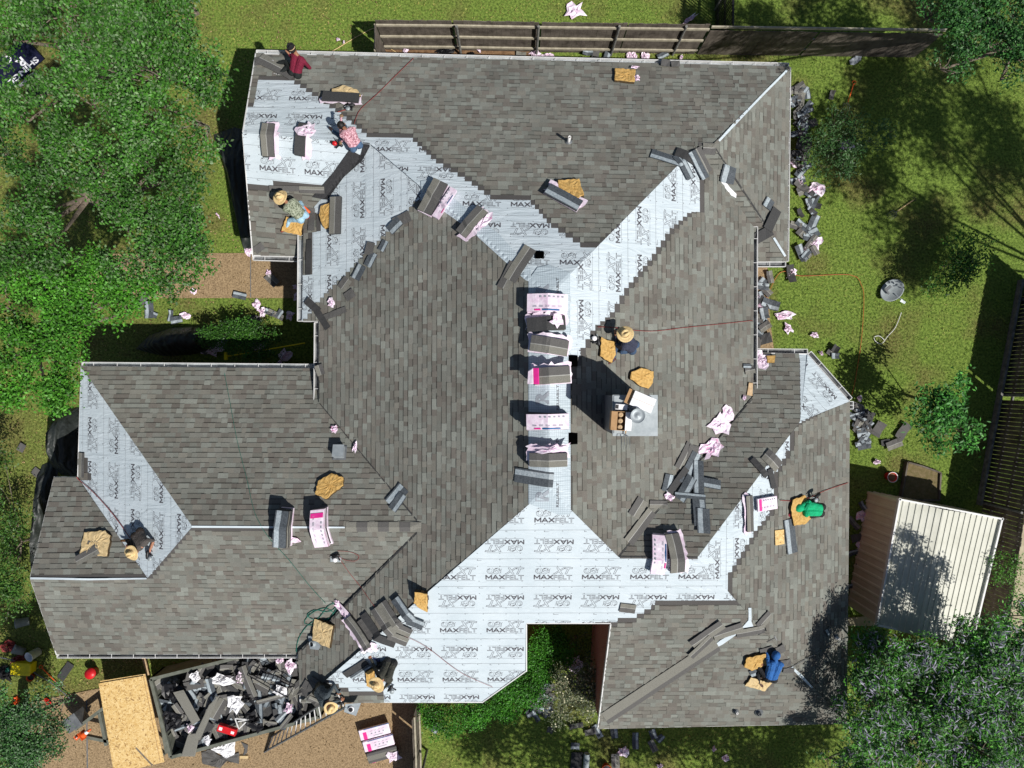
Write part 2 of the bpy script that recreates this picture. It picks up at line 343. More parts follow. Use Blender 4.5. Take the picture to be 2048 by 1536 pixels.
class Slope:
    def __init__(s, name, keys, ed, regions=None):
        s.name = name; s.keys = keys
        pts = np.array([tuple(P(*V[k])) for k in keys])
        A = np.c_[pts[:, 0], pts[:, 1], np.ones(len(pts))]; c, *_ = np.linalg.lstsq(A, pts[:, 2], rcond=None)
        s.n = Vector((-c[0], -c[1], 1)).normalized(); s.c = c; s.o = Vector((0, 0, c[2]))
        d = P(*V[ed[1]]) - P(*V[ed[0]]); d.z = 0
        if abs(s.n.z) < .9999:
            dn = Vector((s.n.x, s.n.y, 0)).normalized(); uu = Vector((-dn.y, dn.x, 0))
            if uu.dot(d) < 0: uu = -uu
        s.u = (uu - s.n * uu.dot(s.n)).normalized(); s.v = s.n.cross(s.u)
        if s.v.z < 0: s.u = -s.u; s.v = s.n.cross(s.u)
        s.pts = [s.hit(V[k][0], V[k][1]) for k in keys]
        s.poly = [s.uv(p) for p in s.pts]
        s.v0 = min(q[1] for q in s.poly)
        if sum(s.poly[i][0] * s.poly[(i + 1) % len(s.poly)][1] - s.poly[(i + 1) % len(s.poly)][0] * s.poly[i][1] for i in range(len(s.poly))) < 0:
            s.poly.reverse(); s.pts.reverse()
        s.tris = tessellate_polygon([[Vector((*q, 0)) for q in s.poly]])
        s.full = regions == 'all'
        s.regions = [] if regions is None or s.full else [[s.uv(s.hit(x, y)) for x, y in r] for r in regions]
        if s.full: s.regions = [s.poly]
        b0 = len(bvh_v); bvh_v.extend(s.pts); bvh_f.extend([tuple(b0 + i for i in t) for t in s.tris])
        SL[name] = s
        s.obj = mesh_obj('roof_slope', s.pts, [tuple(t) if (s.pts[t[1]] - s.pts[t[0]]).cross(s.pts[t[2]] - s.pts[t[0]]).z > 0 else (t[0], t[2], t[1]) for t in s.tris], M['felt'], house, loc=(s.pts[0]))
    def hit(s, px, py):
        d = Vector(((px - 1024) / F, (768 - py) / F, -1)); t = -s.n.dot(CAMP - s.o) / s.n.dot(d); return CAMP + d * t
    def uv(s, p): d = p - s.o; return (d.dot(s.u), d.dot(s.v))
    def W(s, u, v, h=0): return s.o + s.u * u + s.v * v + s.n * h
    def shingles(s):
        vs = []; fs = []; cs = []
        vmax = max(q[1] for q in s.poly)
        def emit(pl, hf, c, skirt=True):
            b = len(vs); n = len(pl)
            for (u, v) in pl: vs.append(s.W(u, v, hf(v)))
            fs.append(tuple(range(b, b + n))); cs.append(c)
            if skirt:
                for (u, v) in pl: vs.append(s.W(u, v, 0.0005))
                for i in range(n): fs.append((b + i, b + n + i, b + n + (i + 1) % n, b + (i + 1) % n)); cs.append(c)
        j = 0
        rnd = random.Random(hash(s.name) % 1000 if False else sum(map(ord, s.name)))
        while s.v0 + j * EX < vmax:
            va = s.v0 + j * EX; vb = va + EX; vc = va + EX * .5; iv = []
            for rg in s.regions:
                xs = []
                for i in range(len(rg)):
                    p, q = rg[i], rg[(i + 1) % len(rg)]
                    if (p[1] > vc) != (q[1] > vc): xs.append(p[0] + (q[0] - p[0]) * (vc - p[1]) / (q[1] - p[1]))
                xs.sort()
                ex = .3 if s.full else 0
                for i in range(0, len(xs) - 1, 2): iv.append((xs[i] - ex, xs[i + 1] + ex))
            for (u0, u1) in iv:
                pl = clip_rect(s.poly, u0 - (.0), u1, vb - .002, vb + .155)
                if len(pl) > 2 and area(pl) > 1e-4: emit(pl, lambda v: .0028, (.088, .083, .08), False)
                u = u0
                while u < u1:
                    w = min(rnd.choice((.12, .15, .17, .2, .24, .28)), u1 - u)
                    if u1 - u - w < .06: w = u1 - u
                    pl = clip_rect(s.poly, u, u + w, va, vb + .004)
                    if len(pl) > 2 and area(pl) > 2e-4:
                        k = rnd.random(); up = rnd.random() < .5
                        c = TABC[rnd.randrange(len(TABC))]; g_ = .90 + .2 * rnd.random(); c = (c[0] * g_ * .905, c[1] * g_ * .9, c[2] * g_ * .9)
                        hb = .021 if up else .009
                        cut = rnd.uniform(0, .012) if up else 0
                        hf_ = lambda v, hb=hb: hb - (hb - .0045) * min(1, max(0, (v - va) / EX))
                        if up: emit(pl, hf_, c)
                        else:
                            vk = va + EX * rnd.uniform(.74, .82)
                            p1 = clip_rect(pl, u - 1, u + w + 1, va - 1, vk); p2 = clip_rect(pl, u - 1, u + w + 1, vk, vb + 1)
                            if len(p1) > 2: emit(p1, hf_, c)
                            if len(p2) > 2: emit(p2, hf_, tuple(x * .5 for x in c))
                    u += w
            j += 1
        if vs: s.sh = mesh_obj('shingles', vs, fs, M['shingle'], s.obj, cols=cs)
Slope('N', ['a','gp','gr','a1','t1','t2','b'], ('b','a'), [[(490,80),(1590,95),(1620,120),(1425,310),(1395,310),(1330,372),(1260,430),(1192,487),(1165,483),(1100,440),(1075,410),(1055,388),(985,388),(940,355),(870,312),(820,265),(735,262),(690,225),(640,190),(580,150),(490,150)], [(490,150),(518,150),(508,208),(480,208)]])
Slope('GS', ['gp','gs','gse','v1','gr'], ('gs','gse'), [[(470,376),(650,381),(665,540),(470,540)]])
Slope('W', ['a1','a2','s5','w6','l2','v4','w3','w2','v1','gr'], ('w2','w3'), [[(595,652),(610,640),(640,600),(690,550),(740,500),(790,450),(835,400),(900,412),(960,468),(1057,552),(1057,1010),(950,1105),(860,1182),(780,1255),(650,1372),(560,1440),(560,1290),(585,1290),(822,1055),(600,800),(600,790)],[(590,420),(636,430),(636,462),(616,466),(616,550),(590,550)]])
Slope('E', ['a1','t1','v2','v3','j','a2'], ('v2','v3'), [[(1141,775),(1155,735),(1180,690),(1200,655),(1232,630),(1260,580),(1310,520),(1350,460),(1390,425),(1410,425),(1410,335),(1385,300),(1400,270),(1440,280),(1540,460),(1540,800),(1500,810),(1235,1135),(1145,1025),(1141,900)]])
Slope('TS', ['t1','t2','sec','ts','v2'], ('ts','sec'), 'all')
Slope('TE', ['b','t2','sec'], ('sec','b'), 'all')
Slope('RN', ['j','v3','rn','rn2','c','k'], ('rn2','rn'), [[(1480,690),(1598,690),(1600,848),(1540,920),(1490,1000),(1440,1060),(1410,1100),(1395,1125),(1220,1125),(1510,780)]])
Slope('CH', ['rn2','re','c'], ('re','rn2'), None)
Slope('RE', ['c','re','se','k'], ('se','re'), [[(1590,855),(1710,790),(1730,1480),(1690,1470),(1500,1262),(1497,1235),(1463,1190),(1465,1150),(1490,1110),(1520,1060),(1545,1030),(1553,1010),(1556,950),(1572,925),(1590,890)]])
Slope('S', ['a2','j','k','se','sw','n1','n2','n3','n4','s5'], ('sw','se'), [[(1190,1253),(1262,1247),(1300,1225),(1310,1214),(1510,1213),(1560,1260),(1720,1470),(1180,1480)],[(560,1366),(660,1372),(700,1388),(768,1390),(768,1420),(560,1420)]])
Slope('LN', ['nw','l1','l2','v4','nwe'], ('nwe','nw'), 'all')
Slope('LH', ['nw','v5','gj','l1'], ('nw','v5'), [[(140,900),(163,905),(175,960),(140,960)]])
Slope('GN', ['g2','gj','v5','g2n'], ('v5','g2n'), [[(80,935),(160,950),(205,1000),(250,1060),(300,1146),(290,1153),(40,1153)]])
Slope('LS', ['g2','l3','l4','l2','l1','gj'], ('l3','l4'), [[(50,1159),(300,1160),(386,1058),(740,1058),(840,1056),(860,1060),(620,1330),(90,1330)]])
for s in SL.values(): s.shingles()
BVH = BVHTree.FromPolygons([tuple(v) for v in bvh_v], bvh_f)
def rz(X, Y):
    h = BVH.ray_cast(Vector((X, Y, 20)), Vector((0, 0, -1)))
    return (h[0].z, h[1]) if h[0] else (None, None)
def hit(px, py, surf='r'):
    if surf == 'r':
        d = Vector(((px - 1024) / F, (768 - py) / F, -1)).normalized(); h = BVH.ray_cast(CAMP, d)
        if h[0]:
            n = h[1] if h[1].z > 0 else -h[1]; return h[0], n
        for s in SL.values():
            pass
    return P(px, py, 0.03), Vector((0, 0, 1))
def near_slope(px, py):
    d = 1e9
    for s in SL.values():
        pass
# ------------------------------------------------------------------ felt print (logo glyphs as flat ink geometry)
def glyphs(body, shear=0, bold=0.0):
    cu = bpy.data.curves.new('t', 'FONT'); cu.body = body; cu.size = 1; cu.shear = shear; cu.offset = bold; cu.resolution_u = 3
    o = bpy.data.objects.new('t', cu); col.objects.link(o); dg = bpy.context.evaluated_depsgraph_get()
    me = bpy.data.meshes.new_from_object(o.evaluated_get(dg)); bpy.data.objects.remove(o); bpy.data.curves.remove(cu)
    v = np.array([tuple(q.co)[:2] for q in me.vertices]); bm = bmesh.new(); bm.from_mesh(me); bmesh.ops.triangulate(bm, faces=bm.faces[:])
    tr = [tuple(q.index for q in f.verts) for f in bm.faces]; be = [tuple(q.index for q in e.verts) for e in bm.edges if len(e.link_faces) == 1]
    bm.free(); bpy.data.meshes.remove(me); return v, tr, be
def fit(v, x0, y0, w, h):
    mn, mx = v.min(0), v.max(0); return (v - mn) / (mx - mn) * np.array([w, h]) + np.array([x0, y0])
def ribbon(p, q, w):
    d = np.array(q) - np.array(p); L = np.linalg.norm(d)
    if L < 1e-6: return []
    n = np.array([-d[1], d[0]]) / L * w / 2; e = d / L * w * .3; p = np.array(p) - e; q = np.array(q) + e
    return [(tuple(p - n), tuple(q - n), tuple(q + n)), (tuple(p - n), tuple(q + n), tuple(p + n))]
def filled(body, x, y, w, h, shear=0, bold=0.0):
    v, t, b = glyphs(body, shear, bold); v = fit(v, x, y, w, h); return [tuple(tuple(v[i]) for i in f) for f in t]
def outlined(body, x, y, w, h, lw, shear=0, bold=0.0):
    v, t, b = glyphs(body, shear, bold); v = fit(v, x, y, w, h); out = []
    for i, j in b: out += ribbon(v[i], v[j], lw)
    return out
def arc(cx, cy, r0, r1, a0, a1, lw, n=14, sq=1.0):
    out = []; P0 = None
    for k in range(n + 1):
        t = k / n; a = R(a0 + (a1 - a0) * t); r = r0 + (r1 - r0) * t; q = (cx + r * math.cos(a), cy + r * math.sin(a) * sq)
        if P0: out += ribbon(P0, q, lw)
        P0 = q
    return out
def ram():
    o = []
    o += arc(.12, .27, .105, .06, 60, -330, .007, 20); o += arc(.12, .27, .06, .02, 30, -250, .005, 12)
    for a in range(100, 340, 30):
        ca, sa = math.cos(R(a)), math.sin(R(a)); o += ribbon((.13 + .055 * ca, .265 + .055 * sa), (.13 + .1 * ca, .265 + .1 * sa), .005)
    o += arc(.31, .27, .095, .095, -60, 170, .007, 14, .95); o += arc(.29, .25, .04, .03, 200, -40, .006, 8)
    for p, q in (((.2, .2), (.24, .31)), ((.24, .31), (.3, .35)), ((.3, .35), (.36, .3)), ((.36, .3), (.34, .2)), ((.34, .2), (.29, .165)), ((.29, .165), (.2, .2)), ((.26, .28), (.3, .27)), ((.31, .28), (.34, .27)), ((.38, .26), (.43, .34)), ((.38, .24), (.41, .19)), ((.27, .21), (.32, .2)), ((.23, .24), (.27, .25)), ((.2, .17), (.16, .155))): o += ribbon(p, q, .007)
    o += [((.05, .32), (.1, .3), (.12, .35)), ((.24, .33), (.3, .32), (.29, .36)), ((.34, .31), (.38, .27), (.36, .34))]
    return o
def strokes(segs, x, y, w, h, lw):
    o = []
    for a, b in segs: o += ribbon((x + a[0] * w, y + a[1] * h), (x + b[0] * w, y + b[1] * h), lw)
    return o
LOGO = strokes([((0,0),(0,1)),((0,1),(.5,.3)),((.5,.3),(1,1)),((1,1),(1,0))], .015, .01, .14, .12, .034) + strokes([((0,0),(.5,1)),((.5,1),(1,0)),((.2,.3),(.8,.3))], .19, .01, .14, .12, .034) + strokes([((0,0),(1,1)),((0,1),(1,0))], .365, .01, .125, .12, .037) + outlined('FELT', .52, 0, .47, .13, .010) + outlined('XT', .5, .165, .5, .2, .011, shear=.35, bold=.02) + ram()
LOGO += ribbon((.02, -.035), (.98, -.035), .006) + ribbon((0.05, .4), (.95, .4), .005)
LOGO = [tuple((x - .5, y - .18) for x, y in t) for t in LOGO]
def stamp(s, tris, u0, v0, flip, out, sc=1.0, h=.0022):
    sg = -1 if flip else 1
    for t in tris:
        q = [(u0 + sg * x * sc, v0 + sg * y * sc) for x, y in t]
        ins = [inside(p, s.poly) for p in q]
        if all(ins): out.append([s.W(*p, h) for p in q])
        elif any(ins):
            for tr in s.tris:
                T = [s.poly[i] for i in tr]
                if (T[1][0]-T[0][0])*(T[2][1]-T[0][1])-(T[1][1]-T[0][1])*(T[2][0]-T[0][0]) < 0: T.reverse()
                pl = q
                for k in range(3):
                    pl = clip_poly(pl, T[k], T[(k + 1) % 3])
                    if len(pl) < 3: break
                if len(pl) >= 3: out.append([s.W(*p, h) for p in pl])
def covered(s, pts):
    return any(all(inside(p, rg) for p in pts) for rg in s.regions)
def print_felt(name, ax, ay, flip0, du=1.25, dv=.87, shift=.0):
    s = SL[name]; u0, v0 = s.uv(s.hit(ax, ay)); out = []; rnd = random.Random(5)
    us = [p[0] for p in s.poly]; vs_ = [p[1] for p in s.poly]
    j0 = int((min(vs_) - v0) / dv) - 1; j1 = int((max(vs_) - v0) / dv) + 1
    for j in range(j0, j1 + 1):
        v = v0 + j * dv; fl = flip0 ^ (j % 2 != 0); off = shift * (j % 2)
        for i in range(int((min(us) - u0) / du) - 1, int((max(us) - u0) / du) + 2):
            u = u0 + i * du + off
            c = [(u + a, v + b) for a in (-.5, .5) for b in (-.25, .25)]
            if not any(inside(p, s.poly) for p in c + [(u, v)]) or covered(s, c): continue
            stamp(s, LOGO, u, v, fl, out)
        vs2 = v + dv / 2; seam = []
        u = min(us)
        while u < max(us):            # lap seam: broken ink line, nails
            L = rnd.uniform(.15, .5)
            if not covered(s, [(u, vs2), (u + L, vs2)]):
                seam += ribbon((u, vs2 + .03), (u + L + .3, vs2 + .03 + rnd.uniform(-.004, .004)), .006)
                if rnd.random() < .35: seam += ribbon((u, vs2 - .02), (u + L * .3, vs2 - .02), .008)
                for dvv in (0, .2, -.2):
                    seam += ribbon((u, vs2 + dvv), (u + .016, vs2 + dvv), .016)
            u += L + rnd.uniform(.04, .25)
        stamp(s, seam, 0, 0, False, out)
    vs = [p for f in out for p in f]; fs = []; b = 0
    for f in out: fs.append(tuple(range(b, b + len(f)))); b += len(f)
    if vs: mesh_obj('felt_print', vs, fs, M['print'], s.obj)
print_felt('S', 1203, 1147, False)
print_felt('N', 1060, 458, False)
print_felt('GS', 555, 330, False)
print_felt('W', 718, 400, True)
print_felt('E', 1170, 640, True)
print_felt('RE', 1428, 1120, False)
print_felt('LH', 185, 870, False)
print_felt('CH', 1645, 775, False)

# ------------------------------------------------------------------ draped pieces over roof or ground
def sz(X, Y, surf):
    if surf == 'g': return 0.035
    z, n = rz(X, Y)
    return (z + .018) if z is not None else None
def drape_px(name, pxs, m, lift, parent=None, th=.004, sub=.12, loc=None, surf='r', thick_mat=None):
    """polygon outlined in the photograph, laid on the real surface as a sheet th thick"""
    w = [hit(x, y, surf)[0] for x, y in pxs]
    cx = sum(p.x for p in w) / len(w); cy = sum(p.y for p in w) / len(w)
    poly = [(p.x, p.y) for p in w]
    if sum(poly[i][0] * poly[(i + 1) % len(poly)][1] - poly[(i + 1) % len(poly)][0] * poly[i][1] for i in range(len(poly))) < 0: poly.reverse()
    xs = [p[0] for p in poly]; ys = [p[1] for p in poly]; vs = []; fs = []; idx = {}
    def vid(x, y):
        k = (round(x, 4), round(y, 4))
        if k not in idx: idx[k] = len(vs); vs.append((x, y))
        return idx[k]
    x = min(xs)
    while x < max(xs):
        y = min(ys)
        while y < max(ys):
            pl = clip_rect(poly, x, x + sub, y, y + sub)
            if len(pl) > 2 and area(pl) > 1e-6:
                f = []; [f.append(i) for i in (vid(*q) for q in pl) if i not in f]
                if len(f) > 2: fs.append(tuple(f))
            y += sub
        x += sub
    zz = [sz(a, b, surf) for a, b in vs]; ok = [z for z in zz if z is not None]; dz = sum(ok) / max(1, len(ok)) if ok else .05
    zz = [z if z is not None else dz for z in zz]
    top = [Vector((a, b, z + lift + th)) for (a, b), z in zip(vs, zz)]; bot = [Vector((a, b, z + lift)) for (a, b), z in zip(vs, zz)]
    ec = {}
    for f in fs:
        for i in range(len(f)): e = (f[i], f[(i + 1) % len(f)]); ec[e] = 1
    side = [(e[0], e[1]) for e in ec if (e[1], e[0]) not in ec]; n = len(top)
    F_ = fs + [(b_, a_, a_ + n, b_ + n) for a_, b_ in side]; mi = [0] * len(fs) + [1] * len(side)
    mm = [m, thick_mat or m]
    return mesh_obj(name, top + bot, F_, mm, parent, loc=loc or (cx, cy, dz), mi=mi)
def pad(name, pxs, m, lift=0.0, th=.05, label=None, cat=None, group=None, side=None, surf='r', bumpy=.006, parent=None):
    """rigid flat piece lying on one plane: outline from the photo, true thickness, slightly uneven face"""
    p0, n = hit(sum(x for x, y in pxs) / len(pxs), sum(y for x, y in pxs) / len(pxs), surf)
    p0 = p0 + n * (.018 + lift)
    def pr(px, py):
        d = Vector(((px - 1024) / F, (768 - py) / F, -1)); t = -n.dot(CAMP - p0 - n * th) / n.dot(d); return CAMP + d * t
    top = [pr(*q) for q in pxs]
    rough = bumpy > .01
    if rough:
        rr_ = random.Random(int(pxs[0][0] + 7 * pxs[0][1])); new = []
        for i in range(len(top)):
            a, b = top[i], top[(i + 1) % len(top)]; m_ = max(1, int((b - a).length / .07)); e_ = (b - a).normalized().cross(n)
            for k in range(m_): new.append(a.lerp(b, k / m_) + e_ * (rr_.uniform(-.016, .016) if k else rr_.uniform(-.006, .006)))
        top = new
    ar = sum((top[i] - top[0]).cross(top[(i + 1) % len(top)] - top[0]).dot(n) for i in range(1, len(top) - 1))
    if ar < 0: top.reverse()
    bot = [q - n * th for q in top]; k = len(top); cc = sum(top, Vector()) / k
    rnd = random.Random(int(pxs[0][0]))
    R_ = (.93, .72, .5, .27) if rough else (.86,)
    vs = top + bot; fs = []; prev = 0
    for t_ in R_:
        b_ = len(vs); vs = vs + [cc + (q - cc) * t_ + n * rnd.uniform(-bumpy * .5, bumpy * (1.6 if rough else 2)) for q in top]
        fs += [(prev + i, prev + (i + 1) % k, b_ + (i + 1) % k, b_ + i) for i in range(k)]; prev = b_
    vs = vs + [cc + n * bumpy]; fs += [(prev + i, prev + (i + 1) % k, len(vs) - 1) for i in range(k)]
    mi = [0] * len(fs); fs += [(i, k + i, k + (i + 1) % k, (i + 1) % k) for i in range(k)]; mi += [1] * k
    o = mesh_obj(name, vs, fs, [m, side or m], parent, loc=(sum(bot, Vector()) / k) if parent is None else None, mi=mi)
    return tag(o, label, cat, group)
# --- house trim
for nm, pxs in (('ridge_underlayment', [(1057,560),(1075,535),(1098,530),(1140,545),(1141,1028),(1120,1030),(1057,1007)]), ('hip_underlayment', [(842,362),(858,360),(905,395),(1000,470),(1062,540),(1062,565),(1050,560),(940,460),(880,418),(842,395)])):
    drape_px(nm, pxs, M['felt_grid'], .004, house, .003, .1)
# printed R marks and lettering on the ridge sheet
def lay_text(tris, px, py, ang, sc, m, name, parent, lift=.031, surf='r'):
    c, n = hit(px, py, surf); Rm = quat_from(Vector((0, 0, 1)), ang); vs = []; fs = []
    for t in tris:
        b = len(vs)
        for x, y in t:
            q = c + Rm @ Vector((x * sc, y * sc, 0)); z = sz(q.x, q.y, surf) or c.z; vs.append(Vector((q.x, q.y, z - .018 + lift)))
        fs.append((b, b + 1, b + 2))
    return mesh_obj(name, vs, fs, m, parent)
RT = filled('R', -.5, 0, 1, 1, bold=.05); RL = filled('RELIABILT', -.5, 0, 1, .1, bold=.01)
for y in (545+30, 790, 900, 985):
    lay_text(RT, 1098, y + 5, 90, .33, M['printgrey'], 'ridge_print', house)
    lay_text(RL, 1118, y + 5, 90, .62, M['print'], 'ridge_print', house)
drape_px('valley_liner', [(742,290),(728,288),(722,312),(700,300),(668,345),(625,395),(655,400),(688,355),(725,322)], M['valley'], .012, house, .004, .1)
for nm, a in (('ridge_strip', [(384,1051),(560,1052),(690,1053),(690,1056),(560,1056),(384,1055)]), ('ridge_strip', [(62,1154),(180,1156),(294,1155),(294,1158),(180,1160),(62,1158)]),
              ('hip_strip', [(1436,281),(1470,243),(1500,213),(1530,182),(1572,140),(1575,143),(1533,185),(1503,216),(1474,247),(1439,284)]), ('hip_strip', [(1545,477),(1549,475),(1572,512),(1568,514)]),
              ('hip_strip', [(1584,1332),(1604,1350),(1625,1373),(1623,1376),(1601,1355),(1581,1335)]), ('hip_strip', [(1425,1292),(1440,1280),(1470,1263),(1473,1268),(1445,1288),(1428,1297)]), ('hip_strip', [(1496,1215),(1502,1215),(1502,1242),(1506,1252),(1482,1256),(1496,1240)])):
    drape_px(nm, a, M['felt'], .006, house, .005, .15)
def capline(name, a, b, w, m, lift=.022):
    pa, _ = hit(*a); pb, _ = hit(*b); n = max(2, int((pb - pa).length / .28)); mb = MB(); d = (pb - pa).normalized(); sd = Vector((-d.y, d.x, 0)).normalized()
    for i in range(n):
        q0 = pa.lerp(pb, i / n); q1 = pa.lerp(pb, (i + 1.06) / n); vs = []
        for q, hh in ((q0, .012), (q1, .004)):
            for s_ in (-1, 0, 1):
                r_ = q + sd * (w * s_); z = rz(r_.x, r_.y)[0]; vs.append(Vector((r_.x, r_.y, (z if z is not None else q.z) + lift + hh)))
        vs += [v - Vector((0, 0, .02)) for v in vs]
        mb.add(vs, [(0, 1, 4, 3), (1, 2, 5, 4), (0, 6, 7, 1), (1, 7, 8, 2), (0, 3, 9, 6), (2, 8, 11, 5)], i % 2)
    return mb.build(name, m, house)
capm = [M['shingle_face'], M['shingle_dark']]
capline('ridge_cap', (692,1054), (842,1054), .13, capm)
capline('valley_cut', (843,1056), (604,1300), .02, M['charcoal'], .012)
capline('valley_cut', (640,808), (842,1050), .02, M['charcoal'], .012)
capline('valley_cut', (1427,292), (1530,448), .025, M['charcoal'], .012)
capline('valley_cut', (1504,797), (1238,1112), .02, M['charcoal'], .012)
capline('ridge_edge', (1240,1114), (1394,1116), .03, M['shingle_dark'], .012)
capline('ridge_edge', (1396,288), (1424,288), .05, M['shingle_dark'], .012)
# --- ridge vent openings: dark of the holes painted as near-black sheets
for (x, y, w, h_) in ((1079,510,9,8),(1146,722,9,12),(1146,877,9,12)):
    drape_px('vent_opening', [(x-w,y-h_),(x+w,y-h_+1),(x+w,y+h_-1),(x-w,y+h_)], M['void'], .014, house, .003, .3)
# --- gutters
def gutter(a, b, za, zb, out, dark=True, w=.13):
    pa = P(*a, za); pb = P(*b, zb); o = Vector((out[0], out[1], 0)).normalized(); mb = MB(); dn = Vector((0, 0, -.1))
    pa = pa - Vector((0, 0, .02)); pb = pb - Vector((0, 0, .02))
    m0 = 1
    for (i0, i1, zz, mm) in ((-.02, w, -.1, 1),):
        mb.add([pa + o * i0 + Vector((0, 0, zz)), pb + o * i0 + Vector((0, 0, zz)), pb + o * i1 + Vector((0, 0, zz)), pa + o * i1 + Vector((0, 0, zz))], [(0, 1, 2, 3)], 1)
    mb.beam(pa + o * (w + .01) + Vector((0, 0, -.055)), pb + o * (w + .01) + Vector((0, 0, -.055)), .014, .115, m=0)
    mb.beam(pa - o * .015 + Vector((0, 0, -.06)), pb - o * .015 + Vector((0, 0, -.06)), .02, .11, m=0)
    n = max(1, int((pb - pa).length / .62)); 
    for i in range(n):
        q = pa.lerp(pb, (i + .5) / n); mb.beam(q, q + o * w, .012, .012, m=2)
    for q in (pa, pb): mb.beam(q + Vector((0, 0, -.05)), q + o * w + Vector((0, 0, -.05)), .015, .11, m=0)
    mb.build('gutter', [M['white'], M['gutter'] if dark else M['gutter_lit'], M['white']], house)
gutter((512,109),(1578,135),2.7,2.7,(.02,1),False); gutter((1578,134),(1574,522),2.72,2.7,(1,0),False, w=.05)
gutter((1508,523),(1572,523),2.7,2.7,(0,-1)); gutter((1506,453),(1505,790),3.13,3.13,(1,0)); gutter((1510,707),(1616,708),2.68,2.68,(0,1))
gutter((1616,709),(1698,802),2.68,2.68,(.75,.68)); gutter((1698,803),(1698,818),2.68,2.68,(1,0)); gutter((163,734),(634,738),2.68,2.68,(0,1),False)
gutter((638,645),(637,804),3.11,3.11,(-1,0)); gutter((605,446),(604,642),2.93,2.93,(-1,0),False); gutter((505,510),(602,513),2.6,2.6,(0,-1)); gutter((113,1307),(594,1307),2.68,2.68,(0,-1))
# --- walls and trim from the eave outline
per = ['a','b','sec','ts','rn','rn2','re','se','sw','n1','n2','n3','n4','s5','l4','l3','g2','g2n','v5','nw','nwe','w3','w2','gse','gs','gp']
pp = [P(*V[k]) for k in per]; n_ = len(pp); ins = []
for i in range(n_):
    a, b, c = pp[i - 1], pp[i], pp[(i + 1) % n_]
    def nin(p, q): d = (q - p); d.z = 0; d.normalize(); return Vector((d.y, -d.x, 0))
    n1, n2 = nin(a, b), nin(b, c); m_ = (n1 + n2); k = 1 / max(.5, (1 + n1.dot(n2))); ins.append(b + m_ * k * .3 - Vector((0, 0, .28)))
notch = {'sw', 'n1', 'n2'}
for i in range(n_):
    j = (i + 1) % n_; a, b = ins[i], ins[j]; ka, kb = per[i], per[j]
    if ka == 'sw': a, b = pp[i] + Vector((.06, .1, -.12)), pp[j] + Vector((.06, 0, -.12))
    if ka == 'n1': a, b = pp[i] - Vector((0, -.25, .2)), pp[j] - Vector((0, -.25, .2))
    if (a - b).length < .3: continue
    o_ = mesh_obj('wall', [Vector((a.x, a.y, 0)), Vector((b.x, b.y, 0)), b, a], [(0, 1, 2, 3)], M['brick'], house)
fm = MB()
for i in range(n_):
    j = (i + 1) % n_; fm.beam(pp[i] - Vector((0, 0, .085)), pp[j] - Vector((0, 0, .085)), .03, .15)
fm.build('fascia', M['white'], house)
so = MB()
for i in range(n_):
    j = (i + 1) % n_; so.add([pp[i] - Vector((0, 0, .16)), pp[j] - Vector((0, 0, .16)), ins[j] + Vector((0, 0, .12)), ins[i] + Vector((0, 0, .12))], [(0, 1, 2, 3)])
so.build('soffit', M['white'], house)

# ------------------------------------------------------------------ chimney with tools on it
mb = MB(); x0, x1 = 2.33, 3.30; y0, y1 = -1.16, -.28; zt = 6.75
ch = empty('chimney_chase', (0, 0, 0)); ch.parent = house; ch['_w'] = (0, 0, 0)
mb.box(((x0+x1)/2, (y0+y1)/2, (zt+4.4)/2), (x1-x0, y1-y0, zt-4.4)); mb.build('chase_wall', M['metal_dk'], ch)
mb = MB(); mb.box(((x0+x1)/2, (y0+y1)/2, zt+.02), (x1-x0+.06, y1-y0+.06, .05)); mb.box((x0+.16, (y0+y1)/2+.02, zt+.055), (.32, y1-y0-.02, .02)); mb.build('metal_cap', M['metal'], ch)
def boxthing(name, px, py, z, ang, d, m, label, cat, parts=None, group=None):
    c = P(px, py, z + d[2]); c.z = z; o = empty(name, c, label, cat, group); rot = Matrix.Rotation(R(ang), 3, 'Z'); return o, c, rot
o, c, rt = boxthing('nail_box', 1284, 803, zt+.05, -23, (.62,.36,.25), None, 'closed white cardboard box of nails lying on the chimney top', 'box')
mb = MB(); mb.box(c + rt @ Vector((.03,0,.12)), (.52,.34,.24), rt); mb.build('carton', M['card_white'], o)
mb = MB(); mb.box(c + rt @ Vector((-.29,0,.16)), (.13,.34,.012), rt); mb.box(c + rt @ Vector((.03,0,.243)), (.52,.005,.004), rt); mb.build('flap', M['card'], o)
o, c, rt = boxthing('nail_coil_box', 1240, 842, zt+.05, -4, (.4,.4,.2), None, 'open cardboard box holding three coils of nails on the chimney top', 'box')
mb = MB()
for dx, dy, w, h_ in ((-.2,0,.012,.42),(.14,0,.012,.42),(0,.21,.36,.012),(0,-.21,.36,.012)): mb.box(c + rt @ Vector((dx,dy,.09)), (w,h_,.18), rt)
mb.box(c + rt @ Vector((0,0,.01)), (.38,.42,.01), rt); mb.build('carton', M['card'], o)
mb = MB(); mb.box(c + rt @ Vector((-.13,0,.19)), (.14,.42,.01), rt); mb.build('flap', M['card'], o)
mb = MB(); mb.box(c + rt @ Vector((.2,0,.16)), (.16,.42,.01), rt @ Matrix.Rotation(R(18),3,'Y')); mb.build('flap', M['card_white'], o)
for k in range(3):
    mb = MB(); mb.lathe([(0,.02),(.055,.02),(.058,.1),(.03,.105),(.012,.1),(0,.09)], c + rt @ Vector((.02, -.14+.14*k, .02)), n=14); mb.build('nail_coil', M['wood'], o, smooth=True)
o, c, rt = boxthing('small_carton', 1243, 814, zt+.05, -4, (.3,.13,.12), None, 'small white carton with a dark open end beside the nail coils', 'box')
mb = MB(); mb.box(c + rt @ Vector((0,0,.06)), (.27,.12,.12), rt); mb.build('carton', M['card_white'], o)
